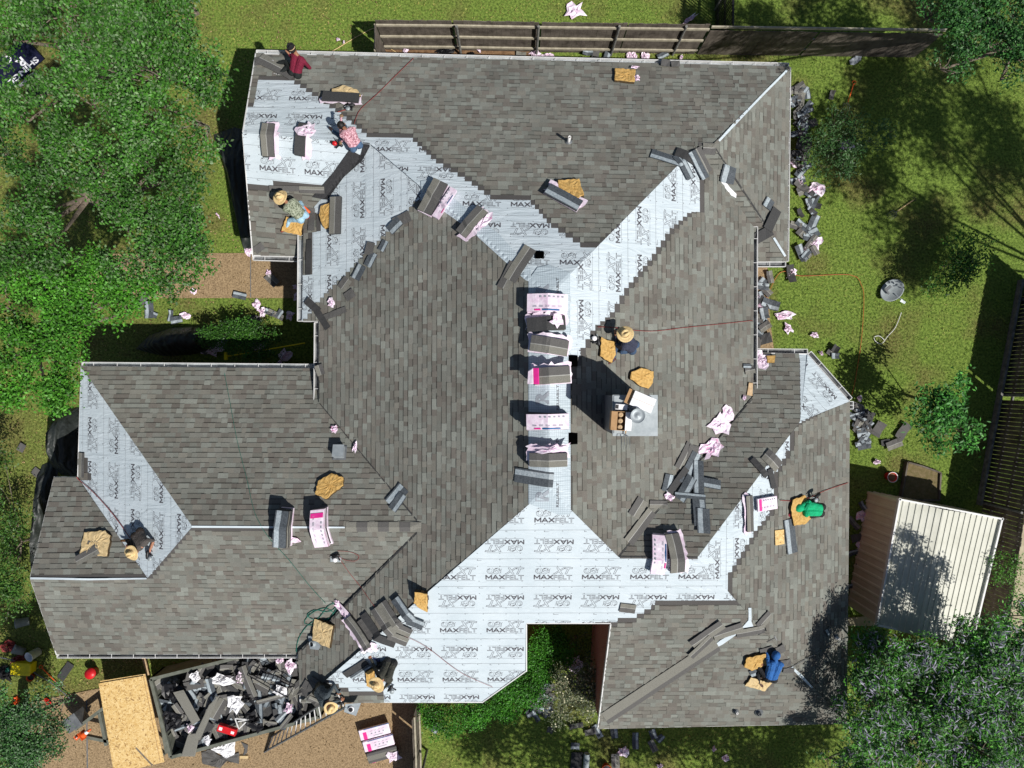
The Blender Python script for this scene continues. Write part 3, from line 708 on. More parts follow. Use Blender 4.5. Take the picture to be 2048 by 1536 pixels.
mb = MB(); mb.box(c + rt @ Vector((-.1,0,.122)), (.07,.09,.006), rt); mb.build('label_patch', M['charcoal'], o)  # dark of the open end painted as a charcoal patch; carton is closed
c = P(1276, 832, zt+.4); c.z = zt+.045
o = empty('bucket', c, 'white lidded bucket standing on the chimney top', 'bucket')
mb = MB(); mb.lathe([(0,0),(.14,0),(.155,.3),(.165,.3),(.165,.33)], c); mb.build('pail', M['card_white'], o, smooth=True)
mb = MB(); mb.lathe([(.172,.325),(.172,.35),(.155,.352),(.15,.342),(.05,.342),(.045,.348),(0,.348)], c); mb.build('lid', M['metal'], o, smooth=True)
def fork(px, py, ang, surf, label, z=None, L=.95, handle='orange'):
    c, n = hit(px, py, surf)
    if z is not None: c = P(px, py, z)
    q = quat_from(n, ang); o = empty('pitchfork', c, label, 'pitchfork', 'garden forks left lying about')
    T = lambda x, y, h_=.03: c + q @ Vector((x, y, h_))
    mb = MB(); mb.tube([T(-L/2,0), T(L/2-.3,0)], .016, 8); mb.build('shaft', M[handle], o)
    mb = MB(); mb.tube([T(-L/2,-.05), T(-L/2-.06,-.055), T(-L/2-.09,0), T(-L/2-.06,.055), T(-L/2,.05), T(-L/2+.05,0)], .014, 6); mb.build('grip', M[handle] if handle != 'wood' else M['black'], o)
    mb = MB(); mb.tube([T(L/2-.36,0), T(L/2-.24,0)], .014, 6); mb.tube([T(L/2-.22,-.1), T(L/2-.25,0), T(L/2-.22,.1)], .009, 6)
    for k in range(4): y = -.1 + .0667*k; mb.tube([T(L/2-.22,y), T(L/2-.05,y*1.1,.05), T(L/2+.06,y*1.1,.02)], [.008,.007,.003], 5)
    mb.build('tines', M['metal_dk'], o)
    return o
fork(1250, 858, -92, 'r', 'garden fork propped on the chimney top with its tines hanging over the shingles', z=6.86, L=.8, handle='wood')
fork(1698, 195, -108, 'g', 'garden fork with an orange shaft lying on the lawn near the top fence')
fork(1802, 417, -145, 'g', 'dark garden fork lying in the shade in the middle of the lawn', handle='wood')
fork(105, 1355, -45, 'g', 'orange garden fork lying in the front yard left of the plywood sheets')
# roof penetrations
def vent(px, py, ang, sx, sy, hh, label):
    c, n = hit(px, py); o = empty('roof_vent', c, label, 'roof vent', None); q = quat_from(n, ang); Z = Vector((0,0,1))
    mb = MB(); mb.box(c + n*.025, (sx*1.35, sy*1.35, .01), q); mb.build('flashing', M['metal_dk'], o)
    mb = MB(); mb.box(c + n*(hh/2), (sx, sy, hh), q); mb.box(c + n*(hh+.01), (sx*1.12, sy*1.12, .03), q); mb.build('hood', M['metal'], o); return o
v_ = vent(680, 906, 0, .27, .3, .22, 'square grey metal roof vent beside the lower left valley'); 
def pipe(px, py, r, h_, label, m='metal', lean=0):
    c, n = hit(px, py); o = empty('plumbing_vent', c, label, 'vent pipe', None)
    mb = MB(); mb.lathe([(r*2.6,.02),(r*2.5,.03),(r*1.3,.05),(r*1.2,.09)], c, quat_from(n,0), 16); mb.build('boot', M['metal_dk'], o, smooth=True)
    mb = MB(); mb.lathe([(r,0),(r,h_),(r*.75,h_),(r*.75,h_-.1),(0,h_-.1)], c, None, 14); mb.build('pipe', M[m], o, smooth=True)
pipe(1137, 284, .04, .38, 'short white vent pipe standing alone on the top slope', 'white'); pipe(1471, 1422, .035, .16, 'left small vent pipe near the bottom right eave', 'white'); pipe(1517, 1424, .05, .14, 'right small vent pipe near the bottom right eave', 'metal_dk')
pipe(1577, 1268, .03, .2, 'white vent pipe in the tree shadow on the right slope', 'white') if False else pipe(1672, 1273, .035, .2, 'white vent pipe in the tree shadow on the right slope', 'white')
def flash(name, pxs, hole, label, surf='r', lift=.0):
    o = empty(name, hit(*hole, surf)[0], label, 'flashing'); pad('plate', pxs, M['metal'], lift, .008, surf=surf, parent=o, bumpy=0)
    c, n = hit(*hole, surf); mb = MB(); mb.lathe([(.1,.012),(.085,.09),(.07,.1),(.066,.05)], c + n*(lift+.01), quat_from(n,0), 16); mb.build('collar', M['metal'], o, smooth=True)
    mb = MB(); mb.lathe([(.066,.06),(0,.06)], c + n*(lift+.01), quat_from(n,0), 16); mb.build('opening', M['black'], o)
flash('pipe_flashing', [(616,1272),(628,1272),(641,1292),(637,1300),(620,1298)], (627,1286), 'round metal pipe flashing beside the large foam pad')

# ------------------------------------------------------------------ foam pads, plywood
FG = 'yellow foam pads on the roof'
def foam(pxs, label, m='foam', th=.09, lift=0): return pad('foam_pad', pxs, M[m], lift, th, label, 'foam pad', FG, M['foam_dark'], bumpy=.012)
foam([(1230,136),(1271,139),(1269,164),(1229,160)], 'rectangular foam pad near the top eave', th=.07)
foam([(1263,744),(1282,735),(1307,743),(1306,765),(1297,777),(1284,774),(1261,758)], 'rough rounded foam pad above the chimney')
foam([(636,962),(663,946),(687,955),(687,971),(652,998),(630,988)], 'pointed foam pad right of the two ridge bundles')
foam([(829,1184),(855,1188),(855,1225),(838,1216),(827,1206)], 'torn foam pad on the valley above the loose shingle fan', th=.11)
foam([(629,1238),(666,1252),(659,1297),(624,1280)], 'large foam pad beside the green hose coil', 'foam_pale', .1)
foam([(168,1064),(210,1061),(221,1071),(214,1112),(195,1112),(199,1086),(178,1084),(172,1107),(158,1110)], 'foam pad cut in an arch shape on the lower left gable', 'foam_pale', .1)
foam([(641,412),(660,405),(660,455),(650,458),(645,452),(638,430)], 'foam pad tucked against the left shingle bundle')
foam([(1116,360),(1158,357),(1168,390),(1148,400),(1116,384)], 'foam pad behind the black shingle bundle on the upper felt', th=.11)
foam([(664,178),(686,170),(713,178),(722,192),(690,196),(660,190)], 'crinkled foam pad above the bundle near the kneeling worker in pink', 'foam_pale', .1)
foam([(567,450),(572,433),(607,442),(602,472),(563,462)], 'foam pad under the worker in the camouflage shirt')
foam([(1203,674),(1215,680),(1240,684),(1224,726),(1200,712)], 'foam pad under the worker in the wide hat near the ridge')
foam([(1586,1000),(1610,990),(1630,1030),(1612,1048),(1588,1052),(1582,1020)], 'foam pad under the worker in green')
foam([(1494,1316),(1532,1308),(1534,1330),(1504,1342),(1488,1334)], 'dark rough foam pad by the knees of the worker in blue')
foam([(1502,1355),(1544,1366),(1530,1383),(1490,1372)], 'smooth foam pad below the worker in blue', 'foam_pale', .07)
foam([(730,1345),(748,1335),(752,1378),(733,1372)], 'foam pad beside the knees of the worker in the olive jacket')
foam([(1533,941),(1548,946),(1552,942)], 'x') if False else None
pad('plywood_scrap', [(1550,1061),(1568,1059),(1569,1088),(1551,1091)], M['osb'], 0, .02, 'small square strand board offcut beside the worker in green', 'plywood')
pad('plywood_scrap', [(1498,765),(1506,766),(1505,792),(1494,790)], M['wood'], 0.02, .02, 'brown board scrap at the lower end of the right gutter', 'plywood')
pad('foam_pad', [(1533,711),(1551,711),(1549,725),(1535,725)], M['foam'], 0.03, .05, 'small foam scrap at the top eave of the right wing', 'foam pad', FG, M['foam_dark'])
# ------------------------------------------------------------------ loose shingles, bundles, wrappers
def grid_drape(name, c, ang, L, W, bands, lift, th, surf, mats, parent, bend=0.0, wave=.01, smooth=0.0, seed=0, taper=0, nseg=10, side=None, ragged=0.0, bow=0.0):
    rnd = random.Random(seed); ca, sa = math.cos(R(ang)), math.sin(R(ang)); ph = rnd.uniform(0, 6)
    us = [-.5 + i / nseg for i in range(nseg + 1)]; vsb = [0] + [b[0] for b in bands]; n = len(vsb)
    def pos(u, v):
        x = u * L; y = (v - .5) * W + bend * (u * u - .08) * L; return (c.x + ca * x - sa * y, c.y + sa * x + ca * y)
    top = []; 
    for i, u in enumerate(us):
        for v in vsb:
            uu = u + (rnd.uniform(-1, 1) * ragged / L if ragged and (i in (0, nseg) or v in (0, vsb[-1])) else 0); vv = v + (rnd.uniform(-1, 1) * ragged / W if ragged and v in (0, vsb[-1]) else 0)
            X, Y = pos(uu, vv)
            if smooth:
                zs = [sz(*pos(uu + d / L, vv), surf) for d in (-smooth, -smooth / 2, 0, smooth / 2, smooth)]; zs = [z for z in zs if z is not None]; z = sum(zs) / len(zs) + .02 if zs else c.z
                z0 = sz(X, Y, surf); z = max(z, z0) if z0 is not None else z
            else: z = sz(X, Y, surf)
            if z is None: z = c.z + .0
            top.append(Vector((X, Y, z + lift + wave * math.sin(u * 7 + ph + v * 2) + wave + bow * (4 * u * u) )))
    bot = [p - Vector((0, 0, 0)) for p in top]; top = [p + Vector((0, 0, th)) for p in top]; N = len(top); fs = []; mi = []
    for i in range(nseg):
        for j in range(n - 1):
            fs.append((i * n + j, (i + 1) * n + j, (i + 1) * n + j + 1, i * n + j + 1)); mi.append(bands[j][1])
    for i in range(nseg):
        for j, fl in ((0, 0), (n - 1, 1)):
            a, b = i * n + j, (i + 1) * n + j; fs.append((a, N + a, N + b, b) if not fl else (b, N + b, N + a, a)); mi.append(len(mats) - 1)
    for i, fl in ((0, 1), (nseg, 0)):
        for j in range(n - 1):
            a, b = i * n + j, i * n + j + 1; fs.append((a, N + a, N + b, b) if not fl else (b, N + b, N + a, a)); mi.append(len(mats) - 1)
    return mesh_obj(name, top + bot, fs, mats, parent, loc=tuple(c) if parent is None else None, mi=mi), pos
FM = [M['shingle_face'], M['nail_line'], M['shingle_dark'], M['shingle_back'], M['shingle_strip'], M['charcoal'], M['charcoal']]
BANDS = {'face': [(.44, 0), (.49, 1), (1, 2)], 'faceR': [(.51, 2), (.56, 1), (1, 0)], 'back': [(.1, 3), (.46, 4), (1, 3)], 'backR': [(.54, 3), (.9, 4), (1, 3)], 'dark': [(1, 5)], 'plain': [(1, 2)]}
SEED = [100]
def shingle(px, py, ang, L=1.0, W=.33, face='face', lift=0.0, surf='r', label=None, group=None, bend=0.0, wave=.008, bow=0.0):
    c, n = hit(px, py, surf); SEED[0] += 1
    if surf == 'r':
        z = sz(c.x, c.y, 'r'); c = Vector((c.x, c.y, z if z is not None else c.z))
    o, _ = grid_drape('loose_shingle', c, ang, L, W, BANDS[face], lift, .006, surf, FM, None, bend, wave, 0, SEED[0], nseg=max(2, int(L * 9)), bow=bow)
    return tag(o, label or 'grey roof shingle lying loose', 'shingle', group or 'loose shingles')
def crumple(px, py, rx, ry, ang=0, surf='r', lift=0.0, label=None, mats='wrap', hgt=.1, seed=None, z=None, group='crumpled pink wrappers', parent=None, name='crumpled_wrapper'):
    c, n = hit(px, py, surf); SEED[0] += 1; rnd = random.Random(seed or SEED[0])
    if z is not None: c = P(px, py, z)
    ca, sa = math.cos(R(ang)), math.sin(R(ang)); vs = []; K = 14; Rn = 5; hgt = hgt * .75
    rad = [1 + rnd.uniform(-.42, .3) for _ in range(K)]
    for r_ in range(Rn + 1):
        for k in range(K):
            t = 2 * math.pi * (k + rnd.uniform(-.35, .35)) / K; rr = r_ / Rn * rad[k] * rnd.uniform(.9, 1.1)
            x = rr * math.cos(t) * rx; y = rr * math.sin(t) * ry; X = c.x + ca * x - sa * y; Y = c.y + sa * x + ca * y
            zz = sz(X, Y, surf) if z is None else None
            if zz is None: zz = c.z
            hh = rnd.random() * hgt * (1 - .5 * r_ / Rn) + .012
            vs.append(Vector((X, Y, zz + lift + hh)))
    fs = [(r_ * K + k, r_ * K + (k + 1) % K, (r_ + 1) * K + (k + 1) % K, (r_ + 1) * K + k) for r_ in range(Rn) for k in range(K)]
    mi = [1 if rnd.random() < .12 else 0 for _ in fs]
    o = mesh_obj(name, vs, fs, [M[mats], M['wrap2'] if mats.startswith('wrap') else M[mats]], parent, loc=tuple(c) if parent is None else None, mi=mi)
    if parent is None: tag(o, label or 'crumpled pink shingle wrapper', 'wrapper', group)
    return o
def bundle(px, py, ang, kind, T=.1, L=1.0, W=.34, surf='r', label='', lift=0.0, bend=0.0, wrapside=1, smooth=.3, z=None):
    c, n = hit(px, py, surf); SEED[0] += 1; sd = SEED[0]
    zc = sz(c.x, c.y, surf); c = Vector((c.x, c.y, zc if zc is not None else c.z))
    o = empty('shingle_bundle', c, label, 'shingle bundle', 'bundles of shingles set out for the roofers')
    nl = max(1, int(T / .09)); rnd = random.Random(sd)
    for k in range(nl):                      # each layer a bundle in the stack
        topk = k == nl - 1; dx, dy, da = ((0, 0, 0) if topk else (rnd.uniform(-.03, .03), rnd.uniform(-.02, .02), rnd.uniform(-3, 3)))
        cc = c + Vector((dx, dy, 0)); kd = kind if topk else rnd.choice(['wrapped', 'wrapped', 'open'])
        if kd == 'wrapped':
            ob, pos = grid_drape('wrapped_pack', cc, ang + da, L, W, [(.05, 0), (.95, 0), (1, 0)], lift + k * T / nl, T / nl * .93, surf, [M['wrap'], M['wrap2'] if rnd.random() < .35 else M['wrap'], M['wrap2'] if k % 2 else M['wrap']], o, bend, .004, smooth, sd + k)
            if topk:
                top_h = lift + T + .014
                def pr(u0, u1, v0, v1, m, nm='print'):
                    vs = []; fs = []; n_ = max(1, int((u1 - u0) * 8))
                    for i in range(n_ + 1):
                        u = u0 + (u1 - u0) * i / n_
                        for v in (v0, v1):
                            X, Y = pos(u, v); zs = [sz(*pos(u + d / L, v), surf) for d in (-smooth, -smooth / 2, 0, smooth / 2, smooth)]; zs = [q for q in zs if q is not None]; zz = sum(zs) / len(zs) + .02; z0 = sz(X, Y, surf); zz = max(zz, z0) if z0 is not None else zz
                            vs.append(Vector((X, Y, zz + top_h - .004)))
                    for i in range(n_): fs.append((2*i, 2*i+2, 2*i+3, 2*i+1))
                    return vs, fs, m
                parts = [pr(-.32, -.17, .03, .12, 'magenta'), pr(-.13, .3, .03, .12, 'blueprint')]
                for r_ in range(3):
                    for q in range(5): parts.append(pr(-.36 + q * .155, -.26 + q * .155, .22 + r_ * .045, .235 + r_ * .045, 'printgrey'))
                for q in range(6): parts.append(pr(-.2 + q * .11, -.15 + q * .11, .78, .88, 'printgrey'))
                if wrapside == 2: parts = [pr(-.42, -.3, .05, .95, 'magenta')] + parts[2:]
                for mname in ('magenta', 'blueprint', 'printgrey'):
                    vs = []; fs = []
                    for v_, f_, m_ in parts:
                        if m_ == mname: b = len(vs); vs += v_; fs += [tuple(b + i for i in f) for f in f_]
                    if vs: mesh_obj('wrapper_print', vs, fs, M[mname], ob)
        else:
            bd = {'open': 'face', 'openR': 'faceR', 'back': 'back', 'backR': 'backR', 'dark': 'dark'}[kd]
            grid_drape('shingle_stack', cc, ang + da, L * .97, W, BANDS[bd], lift + k * T / nl, T / nl * .93, surf, FM, o, bend, .005, smooth, sd + k)
            if topk and wrapside:            # torn wrapper hanging out round the stack
                mc = Vector((cc.x, cc.y, cc.z)); off = (.1 * wrapside)
                mc = mc + Vector((-math.sin(R(ang)) * off, math.cos(R(ang)) * off, 0))
                grid_drape('torn_wrapper', mc, ang + 2, L * 1.08, W * .98, [(.2, 0), (.5, 0), (.8, 1), (1, 0)], lift + max(.0, T - .13), .02, surf, [M['wrap'], M['wrap'], M['wrap']], o, bend, .02, smooth, sd + 50, ragged=.05, nseg=12)
    return o
# ridge bundles, top to bottom
bundle(1094, 607, -1, 'wrapped', .3, .98, .42, label='sealed pink bundle, topmost on the central ridge', bend=-.0)
bundle(1092, 648, 4, 'dark', .24, .97, .34, label='torn open bundle of black shingles, second down on the central ridge')
crumple(1112, 642, .19, .16, 20, 'r', .3, seed=3, label='torn pink wrapper flap thrown over the black bundle on the ridge', hgt=.06)
bundle(1098, 692, -9, 'open', .3, .95, .38, label='open bundle slewed beside its wrapper, third down on the central ridge')
bundle(1103, 751, 4, 'open', .42, .9, .4, label='open bundle with a magenta banded end, fourth down on the central ridge')
pad('wrapper_band', [(1056,742),(1066,736),(1067,768),(1055,768)], M['wrap'], .46, .02, 'pale end flap of the wrapper on the fourth ridge bundle', 'wrapper')
pad('wrapper_band', [(1066,736),(1077,736),(1078,769),(1067,768)], M['magenta'], .46, .02, 'bright magenta band of the wrapper on the fourth ridge bundle', 'wrapper')
bundle(1094, 842, 1, 'wrapped', .46, 1.02, .37, label='tall sealed pink bundle stack, fifth down on the central ridge')
bundle(1096, 918, 0, 'open', .34, .95, .33, label='open bundle under a ragged pink wrapper, sixth down on the central ridge', wrapside=2.0)
crumple(1102, 896, .42, .1, 5, 'r', .3, seed=9, label='ragged pink wrapper along the top edge of the sixth ridge bundle', hgt=.1)
shingle(1068, 955, -6, .95, .36, 'backR', .02, label='single shingle showing its pale strip below the ridge bundles')
# lower left ridge
bundle(570, 1054, 84, 'backR', .45, 1.0, .34, label='stack of black backed shingles across the lower left ridge', wrapside=0, bend=.1)
bundle(643, 1053, -84, 'wrapped', .42, .98, .36, label='sealed pink bundle stack across the lower left ridge', wrapside=2, bend=.1)
crumple(586, 1078, .1, .2, 80, 'r', .05, label='magenta printed wrapper scrap by the black stack on the lower left ridge', mats='wrap2')
# upper left felt
bundle(537, 280, 88, 'openR', .12, .9, .34, label='leftmost open bundle on the pale felt of the upper left gable', wrapside=-1.2)
bundle(603, 278, 80, 'dark', .12, .9, .28, label='black shingle bundle with white torn wrapper on the upper left gable', wrapside=-1.4)
crumple(616, 262, .2, .3, 70, 'r', .1, label='white wrapper peeled off the black bundle on the upper left gable', hgt=.08)
bundle(684, 198, -4, 'dark', .14, 1.05, .3, label='dark bundle in white wrapper below the crinkled foam pad', wrapside=-.5)
bundle(673, 433, 88, 'openR', .13, 1.05, .34, label='curved open bundle beside the tucked foam pad', wrapside=0)
bundle(867, 396, 62, 'openR', .2, .95, .42, label='large open bundle angled across the upper hip', wrapside=0, bend=.1)
bundle(890, 407, 58, 'wrapped', .16, .9, .2, label='pink wrapped half of the angled bundle on the upper hip', bend=.1)
bundle(944, 444, 50, 'open', .15, .9, .34, label='open bundle with pink wrapper right of the angled upper hip bundle', wrapside=-1.0)
crumple(968, 442, .34, .13, 55, 'r', .08, label='pink wrapper spilling off the second bundle on the upper hip')
bundle(1126, 398, -32, 'back', .18, 1.0, .34, label='black and pale striped bundle on the upper felt edge', wrapside=1.0)
crumple(1155, 412, .16, .12, -30, 'r', .1, label='white wrapper end at the striped bundle on the upper felt edge', hgt=.08)
# right side
bundle(1316, 1108, 86, 'wrapped', .2, .98, .36, label='sealed pink bundle left of the open one at the bottom valley', smooth=.3)
bundle(1349, 1104, 97, 'openR', .22, 1.0, .36, label='curved open bundle with pink wrapper at the bottom valley', wrapside=-1.0, bend=.12)
bundle(1531, 1006, 4, 'wrapped', .12, .62, .34, label='short sealed pink bundle on the right felt strip', wrapside=2)
bundle(1497, 1026, 92, 'openR', .1, .98, .2, label='narrow upright open bundle on the right felt strip', wrapside=.7)
bundle(718, 1262, -50, 'openR', .14, 1.0, .26, label='open bundle in a torn wrapper left of the shingle fan', wrapside=-1.1, bend=-.15)
crumple(692, 1228, .45, .1, -42, 'r', .03, label='long twisted pink wrapper trailing up from the lower open bundle')
crumple(742, 1293, .22, .16, -20, 'r', .03, label='white and magenta wrapper end on the lower felt', hgt=.08)
# wrappers on the roof
for i, (x, y, a, b, an, lb) in enumerate([(1438,850,.3,.34,60,'large white and pink wrapper heap on the right slope'),(1422,897,.34,.22,20,'magenta lined wrapper heap below the large one on the right slope'),(1455,826,.22,.2,60,'white wrapper sheet at the top of the right slope heap'),
    (664,607,.13,.14,30,'crumpled pink wrapper on the left slope near the felt corner'),(669,857,.12,.1,-40,'bright pink wrapper by the left valley'),(711,893,.06,.17,-10,'thin white and pink wrapper at the square roof vent'),
    (1338,993,.14,.1,-40,'small pink wrapper left of the black shingle pile'),(1487,795,.07,.07,0,'tiny pink wrapper under the right gutter end'),(1274,158,.09,.09,0,'white wrapper by the top foam pad'),(1268,136,.13,.05,0,'white wrapper strip above the top foam pad'),(675,1203,.07,.09,40,'pale wrapper above the green hose coil'),
    (1523,722,.3,.22,20,'pink wrapper heap caught at the right gutter'),(1515,752 if False else 716,.2,.16,80,'second wrapper in the heap caught at the right gutter'),(700,1305,.02,.02,0,'tiny wrapper scrap on the lower felt')]):
    if lb.startswith('tiny wrapper scrap'): continue
    crumple(x, y, a, b, an, 'r', .02, label=lb, hgt=.12, mats='wrap2' if 'magenta' in lb or 'bright' in lb else 'wrap')
pad('white_strip', [(1441,361),(1447,358),(1460,375),(1473,388),(1472,396),(1460,390),(1446,375)], M['card_white'], .01, .01, 'white torn strip beside the folded shingle near the top right hip', 'paper strip')
# loose shingles on the roof: px, py, angle, L, W, face, lift, label
LS = [
 (1336,318,-20,.95,.28,'back',.02,'left half of the bent shingles over the upper right hip'),(1368,333,-58,.75,.26,'backR',.03,'right half of the bent shingles over the upper right hip'),
 (1372,312,-25,.6,.28,'dark',.04,'black bent shingle highest in the upper right fan'),(1396,332,-58,.8,.26,'back',.05,'pale striped bent shingle in the upper right fan'),
 (1418,298,-2,.35,.3,'faceR',.02,'shingle capping the top right ridge'),(1404,322,-58,.7,.28,'face',.03,'brown shingle laid along the upper right felt edge'),
 (1456,350,80,.45,.4,'backR',.03,'folded black shingle on the top right hip'),(1536,408,60,.3,.3,'backR',.02,'small folded shingle above the black ones at the right hip'),
 (1526,470,30,.55,.3,'dark',.04,'lower black shingle draped on the right hip'),(1543,440,62,.7,.3,'dark',.06,'upper black shingle draped on the right hip'),
 (1040,527,58,1.0,.34,'faceR',.03,'upper brown shingle folded on the hip near the roof opening'),(1018,552,62,.7,.32,'face',.02,'lower brown shingle folded on the hip near the roof opening'),
 (626,612,-40,.55,.22,'dark',.03,'black shingle hanging over the left eave corner'),(646,640,-55,.6,.2,'dark',.02,'curved black shingle below the left eave corner'),(668,628,17,.8,.17,'plain',.01,'brown shingle strip pointing right below the pink wrapper'),
 (804,440,20,.5,.3,'plain',.02,'shingle offcut with black backing by the large angled bundle'),(790,452,40,.4,.3,'back',.03,'pale shingle offcut by the large angled bundle'),(767,492,60,.3,.2,'back',.02,'triangular offcut on the jagged left felt edge'),
 (742,520,60,.4,.25,'back',.03,'upper of two folded offcuts on the jagged felt edge'),(718,545,60,.42,.28,'backR',.03,'lower of two folded offcuts on the jagged felt edge'),(740,498,75,.35,.25,'plain',.03,'dark offcut between the folded ones on the jagged felt edge'),
 (690,568,50,.35,.3,'face',.02,'brown offcut near the pink wrapper on the left slope'),(700,590,30,.3,.25,'plain',.02,'second brown offcut near the pink wrapper on the left slope'),
 (795,990,50,.6,.35,'backR',.03,'black shingle with white strip near the lower left valley end'),(797,1002,55,.5,.25,'back',.05,'white striped shingle near the lower left valley end'),
 (618,522 if False else 625,88,1.0,.16,'dark',.02,'x'),
 (180,1108,30,.62,.26,'face',.11,'shingle leaning on the arched foam pad'),(188,1093,88,.35,.28,'plain',.1,'short shingle inside the arched foam pad'),
 (1519,935,-52,.6,.17,'dark',.03,'black bent strip on the right felt hip'),(1543,957,-75,.55,.16,'dark',.02,'lower half of the black bent strip on the right hip'),(1545,921,-45,.55,.36,'face',.02,'brown shingle under the black bent strip'),
 (1378,935,60,.9,.3,'back',.05,'long striped shingle at the top of the black pile'),(1355,960,50,.8,.2,'dark',.06,'black shingle running down the left of the pile'),(1370,975,55,.7,.28,'back',.09,'striped shingle in the middle of the black pile'),(1395,955,85,.9,.28,'backR',.08,'upright striped shingle in the black pile'),
 (1415,965,-10,.65,.25,'back',.06,'striped shingle sticking out right of the black pile'),(1378,990,-5,.8,.14,'backR',.1,'pale strip across the foot of the black pile'),(1398,1020,88,.75,.34,'back',.04,'upper of the striped shingles hanging below the pile'),(1405,1040,86,.6,.34,'backR',.06,'lower of the striped shingles hanging below the pile'),
 (1335,965,75,.45,.26,'back',.03,'short striped shingle left of the black pile'),(1370,912,60,.75,.3,'face',.02,'brown shingle behind the black pile'),(1385,905,75,.4,.3,'plain',.03,'dark offcut above the black pile'),
 (1276,1015,55,.5,.34,'face',.02,'brown shingle upper left of the bottom valley'),(1280,1052,48,1.0,.3,'faceR',.03,'long brown shingle laid diagonally over the bottom valley'),(1316,1008,-5,.5,.2,'face',.02,'short brown shingle above the long diagonal one'),
 (1255,1216,-8,.42,.26,'faceR',.01,'loose brown piece lying on the felt above the notch'),
 (1413,1268,42,1.0,.3,'face',.04,'upper right shingle staged along the long diagonal strip'),(1400,1292,52,.8,.2,'faceR',.06,'second shingle staged along the long diagonal strip'),(1455,1262,22,.8,.3,'face',.03,'shingle curving toward the felt corner'),(1500,1262,12,.75,.24,'faceR',.03,'curved shingle crossing the lower right hip'),(1528,1240,38,.5,.26,'face',.02,'end of the curved shingle at the lower right hip'),
 (1532,1300,20,.35,.2,'plain',.02,'first hip cap piece beside the worker in blue'),(1556,1300,20,.4,.22,'plain',.03,'second hip cap piece beside the worker in blue'),(1568,1325,8,.35,.2,'plain',.02,'third hip cap piece beside the worker in blue'),(1576,1340,2,.3,.16,'plain',.02,'fourth hip cap piece beside the worker in blue'),
 (1508,1344,30,.25,.24,'back',.02,'folded pale offcut left of the knees of the worker in blue'),(1580,1072,-82,.95,.34,'back',.02,'striped shingle held by the worker in green'),(1656,1262,-60,.22,.2,'back',.02,'small pale offcut by the white pipe on the right slope'),
 (808,1218,-50,.75,.28,'backR',.1,'rightmost black and pale shingle of the fan'),(832,1244,-25,.45,.28,'backR',.06,'bent foot of the rightmost shingle in the fan'),
 (782,1228,-52,.8,.3,'face',.08,'second brown shingle of the fan'),(806,1258,-28,.5,.28,'face',.06,'bent foot of the second fan shingle'),(768,1242,-52,.85,.3,'faceR',.06,'third brown shingle of the fan'),(797,1276,-26,.55,.28,'faceR',.04,'bent foot of the third fan shingle'),
 (742,1248,-50,.7,.24,'dark',.04,'fourth darker shingle of the fan'),(770,1280,-24,.6,.24,'dark',.03,'bent foot of the fourth fan shingle'),(732,1258,-50,.6,.2,'plain',.03,'last dark shingle on the left of the fan'),
 (712,1336,36,.8,.2,'dark',.02,'black shingle on the felt in front of the worker in olive'),(722,1342,36,.7,.12,'back',.04,'pale strip lying along the black shingle at the lower felt'),
 (614,1375,60,.4,.3,'plain',.02,'first bent shingle at the lower left corner'),(628,1370,70,.45,.3,'plain',.03,'second bent shingle at the lower left corner'),(618,1395,-30,.7,.2,'faceR',.02,'curved shingle at the lower left eave corner'),
 (545,130,-30,.9,.36,'faceR',.04,'wide grey shingle by the worker in red'),(565,140,-35,.9,.3,'plain',.02,'second grey shingle by the worker in red'),(528,122,10,.5,.3,'plain',.02,'shingle at the top left roof corner'),
 (643,738,0,.2,.2,'face',.02,'x2'),(641,740,-70,.3,.24,'face',.02,'small shingle caught in the left gutter'),(1498,740,10,.3,.22,'face',.02,'shingle piece across the right gutter'),(1493,732,0,.25,.12,'back',.03,'pale shingle piece across the right gutter'),
 (519,497,30,.3,.2,'plain',.02,'small offcut at the lower corner of the upper left gable'),(1330,128,-10,.25,.22,'plain',.03,'shingle piece over the top gutter'),(1350,130,5,.25,.18,'plain',.03,'second shingle piece over the top gutter'),
 (165,930,88,.7,.2,'faceR',.02,'starter shingle on the left edge of the lower left felt'),(575,378,-2,1.0,.13,'plain',.02,'starter strip above the worker in the camouflage shirt'),(625,381,-2,.7,.17,'faceR',.03,'starter shingle right of the camouflage shirt worker'),
 (624,440,88,.62,.2,'plain',.02,'starter strip by the upper left gutter')]
for i_, nm_ in enumerate(['lowest', 'second', 'third', 'fourth', 'fifth', 'highest']):
    t0, t1 = i_ / 6 - .012, (i_ + 1) / 6 - .004; q0 = lambda t, d: (1214 + 223 * t + d * .5, 1438 - 147 * t + d * .85)
    pr_ = lambda c, d0, d1, m, lf, nm, lb: tag(drape_px(nm, [q0(t0, d0), q0(t1, d0), q0(t1, d1), q0(t0, d1)], m, lf, None, .008, .1), lb, 'shingle', 'shingles of the long diagonal strip')
    pr_(0, -17, 1, M['shingle_face'], .012 + .003 * (i_ % 2), 'strip_shingle', nm_ + ' brown shingle of the long diagonal strip, counted from the bottom left')
    pr_(0, 1, 9, M['shingle_dark'], .012 + .003 * (i_ % 2), 'strip_shingle', nm_ + ' dark piece painting the shadow band of the long diagonal strip, counted from the bottom left')  # dark sheet stands in for the shadow band below the shingle row
for (x, y, a, L_, W_, f_, lf, lb) in LS:
    if lb in ('x', 'x2'): continue
    shingle(x, y, a, L_, W_, f_, lf, 'r', lb, 'loose shingles on the roof', bend=.0)
shingle(618, 515, 88, 1.0, .17, 'dark', .02, 'r', 'long black starter strip beside the upper left gutter', 'loose shingles on the roof')
